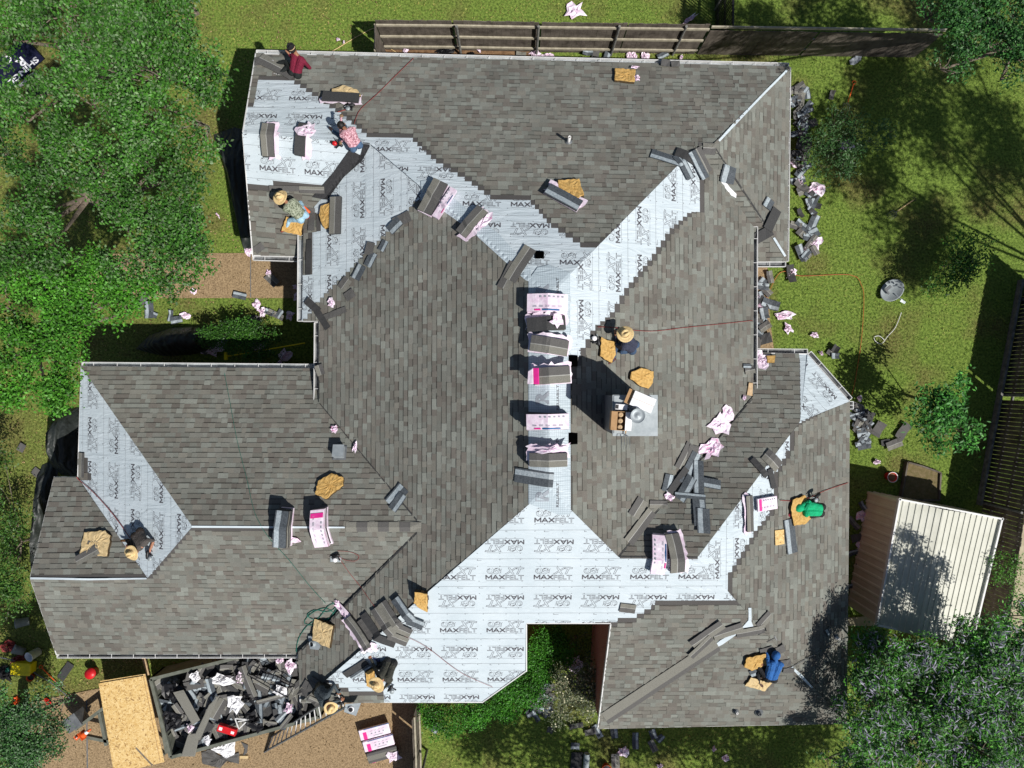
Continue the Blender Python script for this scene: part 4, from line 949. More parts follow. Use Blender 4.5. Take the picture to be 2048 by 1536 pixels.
# ground litter
ORD = ['topmost','second','third','fourth','fifth','sixth','seventh','eighth','ninth','tenth','eleventh','twelfth','thirteenth','fourteenth','fifteenth','sixteenth','seventeenth','eighteenth','nineteenth','twentieth']
def litter(pts, label, group, rng_=None, surf='g'):
    l0 = label
    for i, (x, y) in enumerate(sorted(pts, key=lambda q: q[1])):
        label = l0 if len(pts) < 2 else {'b': 'pale striped ', 'p': 'dark grey ', 'f': 'brown grey ', 'd': 'black '}[random.Random(int(x * 31 + y)).choice(['back', 'backR', 'plain', 'face', 'dark', 'back'])[0]] + l0 if len(pts) > 20 else ORD[i] + ' ' + l0 + ', counted from the top'
        rd = random.Random(int(x * 31 + y)); f = rd.choice(['back', 'backR', 'plain', 'face', 'dark', 'back'])
        shingle(x, y, rd.uniform(0, 180), rd.uniform(.18, .6), rd.uniform(.14, .32), f, rd.uniform(0, .06), surf, label, group, wave=.02, bow=rd.uniform(0, .06))
rd = random.Random(3)
litter([(1582 + rd.uniform(4, 50) * (1 if 380 < y else .6), y + rd.uniform(-6, 6)) for y in np.linspace(178, 520, 44)], 'torn shingle scrap in the heap along the top right wall', 'shingle scraps along the top right wall')
litter([(1595,186),(1612,190),(1662,192),(1600,200),(1608,250),(1598,232),(1620,248)], 'shingle scrap near the top right roof corner', 'shingle scraps near the top right corner')
litter([(1712 + rd.uniform(-6, 26), y) for y in np.linspace(815, 890, 16)] + [(1755,858),(1770,885),(1786,888),(1804,862)], 'shingle scrap on the lawn beside the white felt corner', 'shingle scraps beside the felt corner')
litter([(1515 + rd.uniform(-5, 25), y) for y in np.linspace(555, 690, 16)] + [(1580,548)], 'shingle scrap on the patio strip by the right gutter', 'shingle scraps on the patio')
litter([(1072 + rd.uniform(-22, 40), y + rd.uniform(-10, 10)) for y in np.linspace(1375, 1432, 17)], 'grey shingle scrap piled left of the pale shrub', 'shingle scraps left of the pale shrub')
litter([(1195,1462),(1228,1462),(1270,1478),(1305,1465),(1320,1475),(1305,1490),(1100,1458),(1152,1450),(1230,1518),(1150,1490),(1180,1462)], 'shingle scrap below the bottom right eave', 'shingle scraps below the bottom eave')
litter([(870,1455)], 'blue grey folded shingle right of the side fence', 'x')
litter([(1660,705),(1668,712),(1668,698)], 'shingle scrap alone on the lawn above the white felt corner', 'lone shingle scraps on the right lawn')
litter([(46,895),(75,945),(482,592),(545,560),(540,625),(553,630),(560,628),(1190,115),(1215,110),(1325,112),(1175,108),(1042,112)], 'lone shingle scrap lying on open ground', 'lone shingle scraps')
litter([(1714,850),(1722,1010),(1705,1045),(1712,1075),(1705,1105),(1718,1130),(1700,1170)], 'shingle scrap in the gap beside the shed wall', 'shingle scraps by the shed')
litter([(430,672),(420,690),(445,680),(343,632),(355,640),(300,620),(285,600),(310,630),(405,700)], 'shingle scrap by the black netting', 'shingle scraps by the netting')
for i, (x, y, a, b, lb) in enumerate([(1150,24,.32,.28,'large pink wrapper on the grass beyond the top fence'),(1378,40,.28,.08,'pink wrapper against the top fence near its right end'),(812,102,.08,.08,'tiny pink wrapper in the soil bed'),(957,97,.16,.06,'pink wrapper strip in the soil bed'),
    (1070,108,.16,.2,'left pink wrapper against the top gutter'),(1084,116,.14,.1,'middle pink wrapper against the top gutter'),(1098,114,.14,.14,'right pink wrapper against the top gutter'),(1265,114,.2,.18,'fourth pink wrapper by the top gutter'),(1291,116,.18,.16,'fifth pink wrapper by the top gutter'),(1362,116,.05,.1,'white cup shaped wrapper by the top gutter'),
    (1692,292,.26,.22,'pink wrapper caught on the small shrub'),(1583,325,.1,.25,'pink wrapper half under the top right eave'),(1600,366,.3,.14,'white and pink wrapper in the scrap heap'),(1632,378,.3,.3,'big pink wrapper on the scrap heap'),(1630,485,.22,.26,'pink wrapper at the lower end of the scrap heap'),(1610,500,.11,.1,'white ball of paper at the end of the scrap heap'),
    (1582,545,.2,.18,'pink wrapper below the top right wing'),(1566,632,.14,.34,'tall pink wrapper on the lawn by the patio'),(1575,657,.2,.12,'small wrapper touching the tall pink one'),(1628,670,.15,.1,'pink wrapper alone on the right lawn'),(1641,706,.07,.08,'white wrapper ball on the right lawn'),(1718,797,.1,.1,'pink wrapper ball beside the white felt corner'),
    (1515,592,.12,.14,'red and pink wrapper on the patio'),(1520,612,.14,.08,'white wrapper scraps on the patio'),(1752,923,.12,.08,'white wrapper ball on the lawn above the flower pot'),(1722,1030,.2,.18,'magenta wrapper beside the shed wall'),(1720,1090,.12,.12,'pale wrapper beside the shed wall'),
    (1245,1502,.18,.24,'pink wrapper below the bottom right eave'),(1320,1530,.1,.1,'small pink wrapper at the bottom edge'),(1427,1497,.08,.1,'white wrapper under the bottom right eave'),(1450,1515,.12,.1,'white paper scrap in the bottom shade'),(1150,1330,.3,.2,'pale wrapper in the dark courtyard'),
    (516,608,.16,.16,'upper pink wrapper on the left grass'),(526,624,.2,.14,'lower pink wrapper on the left grass'),(580,632,.16,.14,'grey pink wrapper at the shade edge on the left'),(538,547,.12,.12,'white ring of wrapper on the front path'),(388,583,.1,.12,'white wrapper at the lower edge of the front path'),(372,632,.16,.14,'pink wrapper above the black netting'),
    (500,502,.18,.2,'pink wrapper at the corner of the upper left gable'),(518,512,.22,.08,'pink wrapper strip beside the upper left gable'),(437,432,.03,.15,'thin white litter strip on the left grass'),(598,575,.14,.2,'upper pink wrapper under the left gutter'),(596,595,.14,.16,'lower pink wrapper under the left gutter'),
    (520,697,.3,.2,'white and black wrapper on the hedge'),(425,700,.4,.2,'large white and pink wrapper beside the netting'),(570,712,.3,.2,'grey wrapper in the dark gap'),(90,960,.2,.1,'dark pink wrapper by the left gable wall'),(677,80,.06,.06,'small pink scrap on the top left grass'),(688,85,.04,.05,'tiny scrap beside the small pink one')]):
    crumple(x, y, a, b, (i * 37) % 180, 'g', .0, label=lb, hgt=.16, mats='wrap2' if 'magenta' in lb else 'wrap')
for i in range(26):
    x = rd.uniform(1585, 1640); y = rd.uniform(180, 500)
# ------------------------------------------------------------------ people
def capsule(mb, a, b, ra, rb, n=10):
    a = Vector(a); b = Vector(b); d = b - a; L = max(d.length, 1e-4); d = d / L; pts = []; rr = []
    for t in (-1, -.87, -.5, 0): pts.append(a + d * ra * t); rr.append(ra * math.sqrt(max(0.003, 1 - t * t)))
    for t in (0, .5, .87, 1): pts.append(b + d * rb * t); rr.append(rb * math.sqrt(max(0.003, 1 - t * t)))
    mb.tube(pts, rr, n)
def ik(a, b, l1, l2, hint):
    d = b - a; D = d.length
    if D > (l1 + l2) * .985: b = a + d.normalized() * (l1 + l2) * .985; D = (l1 + l2) * .985; d = b - a
    D = max(D, abs(l1 - l2) + .03); x = (l1 * l1 - l2 * l2 + D * D) / (2 * D); h_ = math.sqrt(max(0, l1 * l1 - x * x)); dn = d.normalized()
    hp = hint - dn * hint.dot(dn)
    if hp.length < 1e-3: hp = Vector((0, 0, 1)) - dn * dn.z
    return a + dn * x + hp.normalized() * h_, b
def person(label, pel, chest, head, hands, feet, shirt, pants, shoe, glove=None, hat=None, hood=False, elbow=(0, 0, -1), kneeh=None, knees=(None, None), shirtmat=None, hair=True, sleeve=1.0, headw=None, zb=None):
    c, n = hit(pel[0], pel[1]); z0 = c.z if zb is None else zb
    J = lambda q: P(q[0], q[1], (rz(*(P(q[0], q[1], z0).xy))[0] or z0) + .02 + q[2] if q[2] < .2 else z0 + q[2])
    pe, chst, hd = J(pel), J(chest), J(head); sp = (chst - pe)
    if sp.length > .52: pe = chst - sp.normalized() * .52; sp = chst - pe
    if sp.length < .4: pe = chst - sp.normalized() * .42; sp = chst - pe
    sd = sp.normalized(); f = Vector((sd.x, sd.y, 0)); f = f.normalized() if f.length > .1 else Vector((1, 0, 0))
    l = Vector((0, 0, 1)).cross(f)
    hv = hd - chst; hd = chst + hv.normalized() * min(max(hv.length, .2), .26)
    down = (f * .5 - Vector((0, 0, 1))).normalized()
    if head[2] > chest[2] + .15: down = (f - Vector((0, 0, .5))).normalized()
    bones = []
    B = lambda a, b, ra, rb, m: bones.append((Vector(a), Vector(b), ra, rb, m))
    front = sd.cross(l) * -1
    if front.z > 0: front = -front
    for s_ in (-1, 1):
        B(pe + l * .07 * s_, pe + sd * .2 + l * .07 * s_, .115, .11, 1 if False else 0); B(pe + sd * .18 + l * .075 * s_, chst - sd * .05 + l * .095 * s_, .115, .115, 0); B(chst + l * .04 * s_ - sd*.02, chst - sd * .03 + l * .165 * s_, .085, .07, 0)
        B(pe + l * .08 * s_ - sd * .02, pe + l * .09 * s_ - sd * .05, .12, .115, 1)
    B(chst, chst + (hd - chst) * .55, .062, .055, 2 if not hood else 0)
    B(hd - down * .02 + (hd - chst).normalized() * .02, hd + (hd - chst).normalized() * .03, .094, .09, 2 if not hood else 0); B(hd + down * .04, hd + down * .055 - (hd - chst).normalized() * .05, .075, .05, 2)
    B(hd + down * .1, hd + down * .125 - (hd - chst).normalized() * .01, .012, .015, 2)
    for s_ in (-1, 1): B(hd + l * .09 * s_, hd + l * .1 * s_ - down * .01, .018, .02, 2)
    for k, s_ in enumerate((1, -1)):
        sh = chst + l * .185 * s_ - sd * .04; ha = J(hands[k]); hint = Vector(elbow) + l * s_ * .8 - f * .2; el, wr = ik(sh, ha, .29, .27, hint)
        B(sh, el, .06, .048, 0); B(el, wr, .046, .033, 0 if sleeve >= 1 else 2)
        d = (wr - el).normalized(); up = Vector((0, 0, 1)); side = d.cross(up); side = side.normalized() if side.length > .1 else l; g = 4 if glove else 2
        curl = (side.cross(d)); curl = -curl if curl.z > 0 else curl
        B(wr, wr + d * .075 + side * .016, .03, .026, g); B(wr, wr + d * .075 - side * .018, .03, .024, g)
        for q, (o_, Lf) in enumerate(((-.034, .062), (-.012, .078), (.011, .072), (.032, .056))):
            b0 = wr + d * .085 + side * o_; k1 = b0 + (d * .8 + curl * .5) * Lf * .6; k2 = k1 + (d * .2 + curl * .95) * Lf * .5; B(b0, k1, .0105, .0098, g); B(k1, k2, .0098, .0085, g)
        t0 = wr + d * .03 + side * .03 * s_; t1 = t0 + (d * .6 + side * .7 * s_ + curl * .2) * .04; t2 = t1 + (d * .8 + curl * .5) * .03; B(t0, t1, .0135, .0115, g); B(t1, t2, .0115, .0095, g)
        hip = pe + l * .1 * s_ - sd * .03; ft = J(feet[k]); kh = (f + Vector((0, 0, .1))) if kneeh is None else Vector(kneeh)
        if knees[k]:
            kn = J(knees[k]); kn = hip + (kn - hip).normalized() * .42; an = kn + (ft - kn).normalized() * min(.4, max(.33, (ft - kn).length))
        else: kn, an = ik(hip, ft, .42, .4, kh + l * s_ * .35)
        B(hip, kn, .092, .062, 1); B(kn, an, .06, .042, 1)
        dd = (an - kn); dd.z = 0; td = (f if dd.length < .05 else (dd.normalized() * .6 + f * .4)).normalized()
        B(an - td * .04 - Vector((0, 0, .0)), an + td * .14 - Vector((0, 0, .01)), .045, .036, 3)
    mb = MB()
    for a, b, ra, rb, m_ in bones: capsule(mb, a, b, ra, rb)
    org = Vector((pe.x, pe.y, z0))
    tmp = mesh_obj('tmp', mb.v, mb.f, M['skin'], None, loc=org)
    md = tmp.modifiers.new('r', 'REMESH'); md.mode = 'VOXEL'; md.voxel_size = .0085; md.use_smooth_shade = True
    ms = tmp.modifiers.new('s', 'SMOOTH'); ms.factor = .5; ms.iterations = 3
    dg = bpy.context.evaluated_depsgraph_get(); me = bpy.data.meshes.new_from_object(tmp.evaluated_get(dg)); bpy.data.objects.remove(tmp)
    cen = np.empty(len(me.polygons) * 3); me.polygons.foreach_get('center', cen); cen = cen.reshape(-1, 3) + np.array(org)
    best = np.full(len(cen), 1e9); mi = np.zeros(len(cen), int)
    for a, b, ra, rb, m_ in bones:
        a_ = np.array(a); ab = np.array(b) - a_; t = np.clip(((cen - a_) @ ab) / max(ab @ ab, 1e-9), 0, 1)
        dd = np.linalg.norm(cen - (a_ + t[:, None] * ab), axis=1) - (ra + (rb - ra) * t); w = dd < best; best[w] = dd[w]; mi[w] = m_
    # wrinkles in the cloth
    co = np.empty(len(me.vertices) * 3); me.vertices.foreach_get('co', co); co = co.reshape(-1, 3)
    no = np.empty(len(me.vertices) * 3); me.vertices.foreach_get('normal', no); no = no.reshape(-1, 3)
    sd_ = hash(label) % 97 if False else len(label); w = np.sin(co[:, 0] * 55 + 3 * np.sin(co[:, 1] * 31 + sd_) + co[:, 2] * 40) * np.sin(co[:, 1] * 38 + 2 * np.sin(co[:, 0] * 44)) * .004
    me.vertices.foreach_set('co', (co + no * w[:, None]).ravel())
    me.materials.clear()
    ms_ = [shirtmat or mat('shirt', shirt, .85, .18, 9, bump=.5, bscale=22), mat('trousers', pants, .85, .25, 9, bump=.5, bscale=22), M['skin'], mat('shoe', shoe, .6, .2, 9), mat('glove', glove or (.3, .1, .05), .7, .2, 9)]
    for q in ms_: me.materials.append(q)
    me.polygons.foreach_set('material_index', mi.astype(int)); me.polygons.foreach_set('use_smooth', [True] * len(me.polygons)); me.update()
    o = bpy.data.objects.new('person', me); col.objects.link(o); o.location = org; o['_w'] = tuple(org); tag(o, label, 'person', None)
    up = (hd - chst).normalized(); 
    fm_ = MB()
    for s_ in (-1, 1): fm_.lathe([(0, -.009), (.009, 0), (0, .009)], hd + down * .102 + l * .03 * s_ + up * .02, n=8)
    fm_.beam(hd + down * .112 - up * .045 - l * .02, hd + down * .112 - up * .045 + l * .02, .006, .006); fm_.build('face_features', M['hair'], o)
    hu = (up * .75 - down * .6).normalized(); 
    if hair and not hood:
        h_ = MB(); h_.lathe([(.02, .115), (.07, .09), (.1, .03), (.103, -.02), (.085, -.06)], hd - down * .015 + up * .02, hu.to_track_quat('Z', 'Y').to_matrix(), 18); h_.build('hair', M['hair'], o, smooth=True)
    if hat:
        hu = Vector((up.x * .35, up.y * .35, .95)).normalized(); q = hu.to_track_quat('Z', 'Y').to_matrix(); hb = hd + hu * .075; rb = hat.get('r', .23); h_ = MB(); n_ = 36
        prof = [(rb, .0), (rb * .98, .008), (rb * .8, .002), (rb * .55, .008), (.105, .02), (.1, .07), (.09, .115), (.06, .135), (.03, .115), (0, .1)]; vs = []; fs = []
        an0 = hat.get('a', 0)
        for r_, z_ in prof:
            for k in range(n_):
                t = 2 * math.pi * k / n_; el_ = 1.12 if r_ < .11 else 1.0; x = r_ * math.cos(t) * el_; y = r_ * math.sin(t) / (el_ if r_ < .11 else 1)
                zz = z_ + (.022 * math.cos(2 * t + .6) if r_ > .11 else 0) * r_ / rb
                if r_ < .075: zz = z_ - .028 * math.cos(2 * t) * (r_ / .06) 
                xr = x * math.cos(R(an0)) - y * math.sin(R(an0)); yr = x * math.sin(R(an0)) + y * math.cos(R(an0)); vs.append(hb + q @ Vector((xr, yr, zz)))
        for i in range(len(prof) - 1):
            for k in range(n_): fs.append((i * n_ + k, i * n_ + (k + 1) % n_, (i + 1) * n_ + (k + 1) % n_, (i + 1) * n_ + k))
        ho = mesh_obj('straw_hat' if hat.get('m', 'straw') == 'straw' else 'cap', vs, fs, M[hat.get('m', 'straw')], o, smooth=True)
        bm_ = MB(); bm_.lathe([(.111, .022), (.108, .045)], hb, q, 24); bm_.build('hat_band', hat.get('band', M['wood']), ho)
    if hood:
        h_ = MB(); h_.lathe([(.0, .13), (.06, .12), (.1, .07), (.115, .0), (.11, -.06), (.095, -.11)], hd - down * .01, (up * .85 - down * .5).to_track_quat('Z', 'Y').to_matrix(), 20); h_.build('hood', ms_[0], o, smooth=True)
    return o
camo = mat('camo', (.1, .12, .075), .9, c2=(.33, .36, .27), scale=22, fac=(.44, .54)); pinkcamo = mat('pink_pattern', (.28, .1, .13), .9, c2=(.68, .42, .47), scale=26, fac=(.42, .56))
person('person in a dark red hooded top kneeling at the top left eave', (592,138,.22), (597,114,.42), (586,100,.52), [(578,108,.35),(612,126,.1)], [(560,126,.04),(566,142,.04)], (.16,.008,.03), (.012,.015,.015), (.3,.3,.3), hat={'r': .11, 'm': 'blackcloth'}, knees=((563,112,.1),(568,132,.1)), zb=2.95, sleeve=1)
person('person in a pink patterned shirt crouching on the upper left felt', (705,281,.3), (694,262,.5), (686,254,.5), [(682,232,.3),(680,286,.15)], [(666,262,.04),(676,284,.05)], None, (.06,.11,.19), (.03,.02,.02), glove=(.25,.16,.09), knees=((664,254,.12),(668,272,.12)), shirtmat=pinkcamo)
person('person in a camouflage shirt and straw hat bending over a nail gun', (603,432,.3), (577,408,.55), (564,397,.6), [(604,420,.12),(612,434,.1)], [(574,455,.05),(614,424,.05)], None, (.32,.5,.62), (.25,.05,.04), hat={'r': .215, 'a': 140}, shirtmat=camo, knees=((580,440,.12),(604,414,.2)), glove=(.4,.08,.07))
person('person in a navy shirt and straw hat squatting beside the ridge', (1266,694,.25), (1252,683,.58), (1250,672,.68), [(1232,672,.15),(1236,690,.3)], [(1226,720,.04),(1250,704,.05)], (.035,.04,.07), (.04,.075,.14), (.1,.02,.02), hat={'r': .215, 'a': 10}, knees=((1234,690,.3),(1240,706,.3)))
person('person in a bright green hooded shirt kneeling on the right wing', (1640,1020,.28), (1613,1017,.48), (1597,1016,.45), [(1573,1033,.06),(1634,1000,.15)][::-1], [(1642,1028,.05),(1636,1010,.05)], (.0,.36,.15), (.015,.015,.015), (.4,.02,.03), glove=(.3,.02,.04), hood=True, knees=((1614,1034,.06),(1616,1004,.06)))
person('person in a blue hooded shirt swinging a hammer on the bottom right slope', (1541,1357,.28), (1551,1326,.5), (1552,1310,.55), [(1537,1283,.35),(1530,1328,.12)][::1], [(1530,1378,.05),(1518,1364,.05)], (.02,.11,.34), (.012,.012,.014), (.08,.03,.02), hood=True, knees=((1512,1328,.06),(1514,1346,.05)))
person('person in a grey shirt and straw hat crouching at the lower left hip', (276,1070,.3), (284,1092,.52), (268,1104,.55), [(300,1100,.1),(245,1090,.08)], [(262,1078,.05),(256,1084,.05)], (.075,.065,.06), (.035,.025,.02), (.1,.05,.02), glove=(.5,.2,.13), hat={'r': .215, 'a': 60}, sleeve=.5, knees=((286,1104,.08),(262,1100,.08)))
person('person in an olive jacket and straw hat bending over the lower felt', (776,1338,.34), (768,1357,.55), (756,1366,.58), [(748,1400,.1),(742,1318,.06)], [(758,1328,.05),(750,1340,.05)], (.045,.045,.035), (.02,.02,.02), (.02,.03,.1), hat={'r': .225, 'a': 40}, knees=((744,1350,.08),(748,1340,.1)))
person('person in a slate grey shirt and patterned hat at the top of the ladder', (640,1384,.34), (652,1400,.55), (662,1412,.6), [(676,1384,.12),(690,1398,.1)], [(628,1400,.05),(634,1372,.05)], (.055,.07,.08), (.02,.02,.015), (.05,.05,.05), hat={'r': .19, 'a': 20, 'm': 'straw', 'band': M['red']}, knees=((650,1372,.06),(640,1395,.1)), zb=3.2)
# nail guns and hand tools
def nailgun(px, py, ang, lift, label, c1='black', c2='metal'):
    c, n = hit(px, py); q = quat_from(n, ang); c = c + n * (.03 + lift); o = empty('nail_gun', c, label, 'nail gun', 'nail guns'); T = lambda x, y, z: c + q @ Vector((x, y, z))
    mb = MB(); mb.tube([T(-.13,0,.04), T(-.05,0,.045), T(.06,0,.045), T(.1,0,.04)], [.03,.045,.045,.03], 10); mb.build('body', M[c1], o, smooth=True)
    mb = MB(); mb.tube([T(.02,0,.03), T(.01,-.08,.03), T(-.0,-.17,.03)], [.022,.02,.022], 8); mb.build('grip', M[c1], o, smooth=True)
    mb = MB(); mb.lathe([(.0,-.03),(.06,-.03),(.065,0),(.06,.03),(0,.03)], T(-.1,-.1,.04), q, 14); mb.build('magazine', M[c2], o, smooth=True)
    mb = MB(); mb.tube([T(-.13,0,.035), T(-.2,0,.02)], [.015,.01], 8); mb.build('nose', M['metal'], o); return o
nailgun(704, 216, 10, .03, 'black and silver nail gun below the dark wrapped bundle'); nailgun(617, 419, -50, .05, 'orange nail gun by the camouflage shirt worker', 'orange'); nailgun(1193, 684, -80, .02, 'black and white nail gun left of the worker near the ridge', 'black', 'card_white')
nailgun(1622, 988, 20, .15, 'black nail gun raised beside the worker in green'); nailgun(303, 1106, 80, .05, 'silver and black nail gun by the grey shirt worker'); nailgun(674, 1107, 30, .03, 'nail gun resting on a metal plate below the lower left ridge', 'black', 'card_white'); nailgun(682, 287, -50, .05, 'black and red nail gun by the crouching worker in pink', 'black', 'red')
nailgun(783, 1366, 60, .1, 'dark nail gun on the hip of the worker in olive'); nailgun(684, 1396, 0, .1, 'nail gun by the worker at the ladder top')
pad('metal_plate', [(661,1113),(683,1113),(682,1124),(660,1124)], M['metal'], 0, .006, 'small metal plate under the resting nail gun', 'metal plate')
c = P(1543, 1279, 3.9 if False else hit(1543,1279)[0].z + .35); hm = empty('hammer', c, 'black hammer in the raised hand of the worker in blue', 'hammer')
mb = MB(); mb.beam(c + Vector((-.13,-.07,0)), c + Vector((.1,.06,.02)), .025, .025); mb.build('handle', M['black'], hm); mb = MB(); mb.beam(c + Vector((.07,.1,.02)), c + Vector((.13,-.01,.02)), .03, .03); mb.build('head', M['metal_dk'], hm)
# ------------------------------------------------------------------ hoses and cords
def hose(name, pts, r, m, label, surf='r', lift=.02, zfix=None):
    w = []
    P_ = [Vector((x, y, 0)) for x, y in pts]; S_ = []
    for i in range(len(P_) - 1):
        p0, p1, p2, p3 = P_[max(i - 1, 0)], P_[i], P_[i + 1], P_[min(i + 2, len(P_) - 1)]; n = max(3, int((p2 - p1).length / 9))
        for k in range(n):
            t = k / n; S_.append(.5 * ((2 * p1) + (p2 - p0) * t + (2 * p0 - 5 * p1 + 4 * p2 - p3) * t * t + (3 * p1 - p0 - 3 * p2 + p3) * t ** 3))
    S_.append(P_[-1])
    for q in S_:
        c, n = hit(q.x, q.y, surf); w.append(c + n * (lift + .018) if surf == 'r' and c.z > .1 else c + Vector((0, 0, lift)))
    mb = MB(); mb.tube(w, r, 6); o = mb.build(name, M[m], None, loc=tuple(w[0]), smooth=True); return tag(o, label, 'hose')
hose('air_hose', [(828,118),(790,155),(755,190),(722,220),(712,240),(709,250)], .007, 'hose_red', 'red air hose running from the top gutter to the worker in pink'); hose('air_hose', [(676,226),(690,222),(704,218)], .012, 'hose_red', 'short red hose at the gloved hand')
hose('air_hose', [(1194,654),(1225,655),(1270,661),(1310,662),(1370,655),(1440,648),(1503,641)], .008, 'hose_red', 'red air hose crossing the right slope above the chimney')
hose('air_hose', [(1508,640),(1530,600),(1560,545),(1600,552),(1700,550),(1722,570),(1727,600),(1722,680),(1710,760),(1703,790)], .012, 'cord_orange', 'orange cord curving over the right lawn', 'g')
hose('air_hose', [(676,1100),(700,1102),(718,1110),(712,1120),(690,1118),(678,1112),(700,1145),(722,1172),(752,1214),(790,1258),(850,1290),(920,1342),(985,1372)], .006, 'hose_red', 'red hose running from the resting nail gun down across the lower felt')
hose('air_hose', [(450,748),(460,800),(475,880),(495,960),(512,1030),(540,1075),(580,1120),(620,1170),(652,1205)], .006, 'hose_green', 'thin green hose running down the lower left wing')
hose('air_hose', [(665,1203),(672,1212),(655,1222),(630,1218),(615,1230),(640,1240),(668,1228),(650,1214),(622,1226),(610,1245),(645,1246),(672,1218),(668,1206),(655,1212),(640,1232),(615,1250),(598,1275),(593,1302)], .011, 'hose_green', 'tangled coil of green hose above the large foam pad')
hose('air_hose', [(1558,1000),(1600,1000),(1650,980),(1694,965)], .01, 'hose_red', 'thin red hose near the worker in green'); hose('air_hose', [(1540,1345),(1560,1336),(1582,1332),(1640,1300),(1692,1275)], .01, 'metal_dk', 'dark hose near the worker in blue')
hose('air_hose', [(155,955),(190,985),(230,1030),(262,1075)], .012, 'hose_red', 'red hose running to the worker in the grey shirt'); hose('air_hose', [(640,112),(670,100),(700,82),(745,58),(760,60),(765,85),(800,110),(815,120)], .012, 'straw', 'yellow hose over the fence corner and grass', 'g')
hose('cable', [(1802,625),(1790,655),(1775,672),(1762,688),(1750,682),(1748,674),(1758,672),(1768,680)], .012, 'white', 'white cable curled on the lawn below the satellite dish', 'g')
# ------------------------------------------------------------------ fences
def fence(name, base, hgt, label, side, posts, rails=(.3, .95, 1.62), lean=(0, 0), planks=True, pw=.14, gap=.004, pm='fence', rm='fence_rail', postm='post', cat='fence'):
    o = empty(name, base[0], label, cat); seg = [(Vector(base[i]), Vector(base[i + 1])) for i in range(len(base) - 1)]; mb = MB(); rnd = random.Random(4); ln = Vector((lean[0], lean[1], 0))
    for a, b in seg:
        n = int((b - a).length / (pw + gap)); d = (b - a).normalized(); nn = Vector((-d.y, d.x, 0)) * side
        for i in range(n):
            c = a + d * (i + .5) * (pw + gap); h_ = hgt + rnd.uniform(-.02, .02); q = nn * rnd.uniform(0, .006)
            mb.add([c - d * pw / 2 + q, c + d * pw / 2 + q, c + d * pw / 2 + q - nn * .018, c - d * pw / 2 + q - nn * .018] + [p + ln + Vector((0, 0, h_)) for p in (c - d * pw / 2 + q, c + d * pw / 2 + q, c + d * pw / 2 + q - nn * .018, c - d * pw / 2 + q - nn * .018)], [(0, 1, 5, 4), (1, 2, 6, 5), (2, 3, 7, 6), (3, 0, 4, 7), (4, 5, 6, 7)])
    mb.build('plank_panel', M[pm], o)
    for r_ in rails:
        mb = MB()
        for a, b in seg:
            d = (b - a).normalized(); nn = Vector((-d.y, d.x, 0)) * side; k = r_ / hgt
            mb.beam(a + ln * k + nn * .04 + Vector((0, 0, r_)), b + ln * k + nn * .04 + Vector((0, 0, r_)), .045, .09)
        mb.build('rail', M[rm], o)
    for p, nn in posts:
        p = Vector(p); mb = MB(); mb.tube([p + Vector(nn) * .1, p + Vector(nn) * .1 + ln + Vector((0, 0, hgt - .03))], .04, 8); mb.build('post', M[postm], o)
    return o
ys = [(768 - y) * .0164 for y in (0,)]
fb = [P(772,100), P(916,101), P(1079,104), P(1239,106), P(1390,108)]
fence('wooden_fence', fb, 1.83, 'weathered wooden fence with three pale rails along the top of the garden', -1, [(P(x, 104), (0, -1, 0)) for x in (922, 1073, 1222, 1345)])
fence('wooden_fence', [P(772,150), P(772,100)], 1.83, 'short return of wooden fence running back to the house at the top', 1, [], rails=(.5, 1.6))
fence('wooden_fence', [P(1394,108), P(1600,111), P(1830,114)], 1.5, 'dark grey wooden fence without rails at the top right', 1, [], pm='fence')
fence('iron_fence', [P(1430,-20), P(1430,105)], 1.8, 'black iron picket fence running up from the wooden fence corner', 1, [(P(1430,20),(0,0,0))], rails=(.15, .9, 1.7), pw=.05, gap=.05, pm='black', rm='black')
fence('wooden_fence', [P(2052,560), P(2006,800), P(1968,1000), P(1932,1240), P(1925,1330)], 1.83, 'dark open board fence at the right edge behind the shed', 1, [(P(2010,790), (-1,0,0)), (P(1968,1005), (-1,0,0)), (P(2046,600), (-1,0,0))], rails=(.35, 1.0, 1.6), pw=.13, gap=.009, pm='fence', rm='post')
kb = MB(); kb.beam(P(2042,560,.1), P(1958,1010,.1), .08, .22); tag(kb.build('kickboard', M['post'], None, loc=P(2000,780)), 'grey timber edging board along the foot of the right fence', 'edging')
fence('wooden_fence', [P(838,1395), P(841,1470), P(843,1620)], 1.5, 'low wooden fence beside the driveway below the house', 1, [(P(848,1500),(1,0,0))], rails=(.3, 1.3), rm='fence_rail')
# ------------------------------------------------------------------ shed
sh = empty('garden_shed', P(1850,1130), 'cream ribbed metal garden shed at the right, its near wall in shade', 'shed')
zt = 1.8
cn = [P(1797,998,zt), P(2001,1037,zt), P(1940,1287,zt), P(1751,1249,zt)]
cn = [Vector(c) for c in cn]; up_ = .16
r0 = (cn[0] + cn[1]) / 2 + Vector((-.25,0,up_)); r1 = (cn[3] + cn[2]) / 2 + Vector((-.25,0,up_))
def ribbed(a0, a1, b0, b1, n, name, m, rib=.022, parent=sh):
    mb = MB()
    nrm = (a1 - a0).cross(b0 - a0).normalized()
    if nrm.z < 0: nrm = -nrm
    prof = []
    for i in range(n):
        for t, h_ in ((0, 0), (.68, 0), (.74, 1), (.92, 1), (.98, 0)): prof.append(((i + t) / n, h_))
    prof.append((1, 0)); vs = []
    for t, h_ in prof: vs += [a0.lerp(a1, t) + nrm * rib * h_, b0.lerp(b1, t) + nrm * rib * h_]
    mb.add(vs, [(2 * i, 2 * i + 2, 2 * i + 3, 2 * i + 1) for i in range(len(prof) - 1)]); return mb.build(name, m, parent)
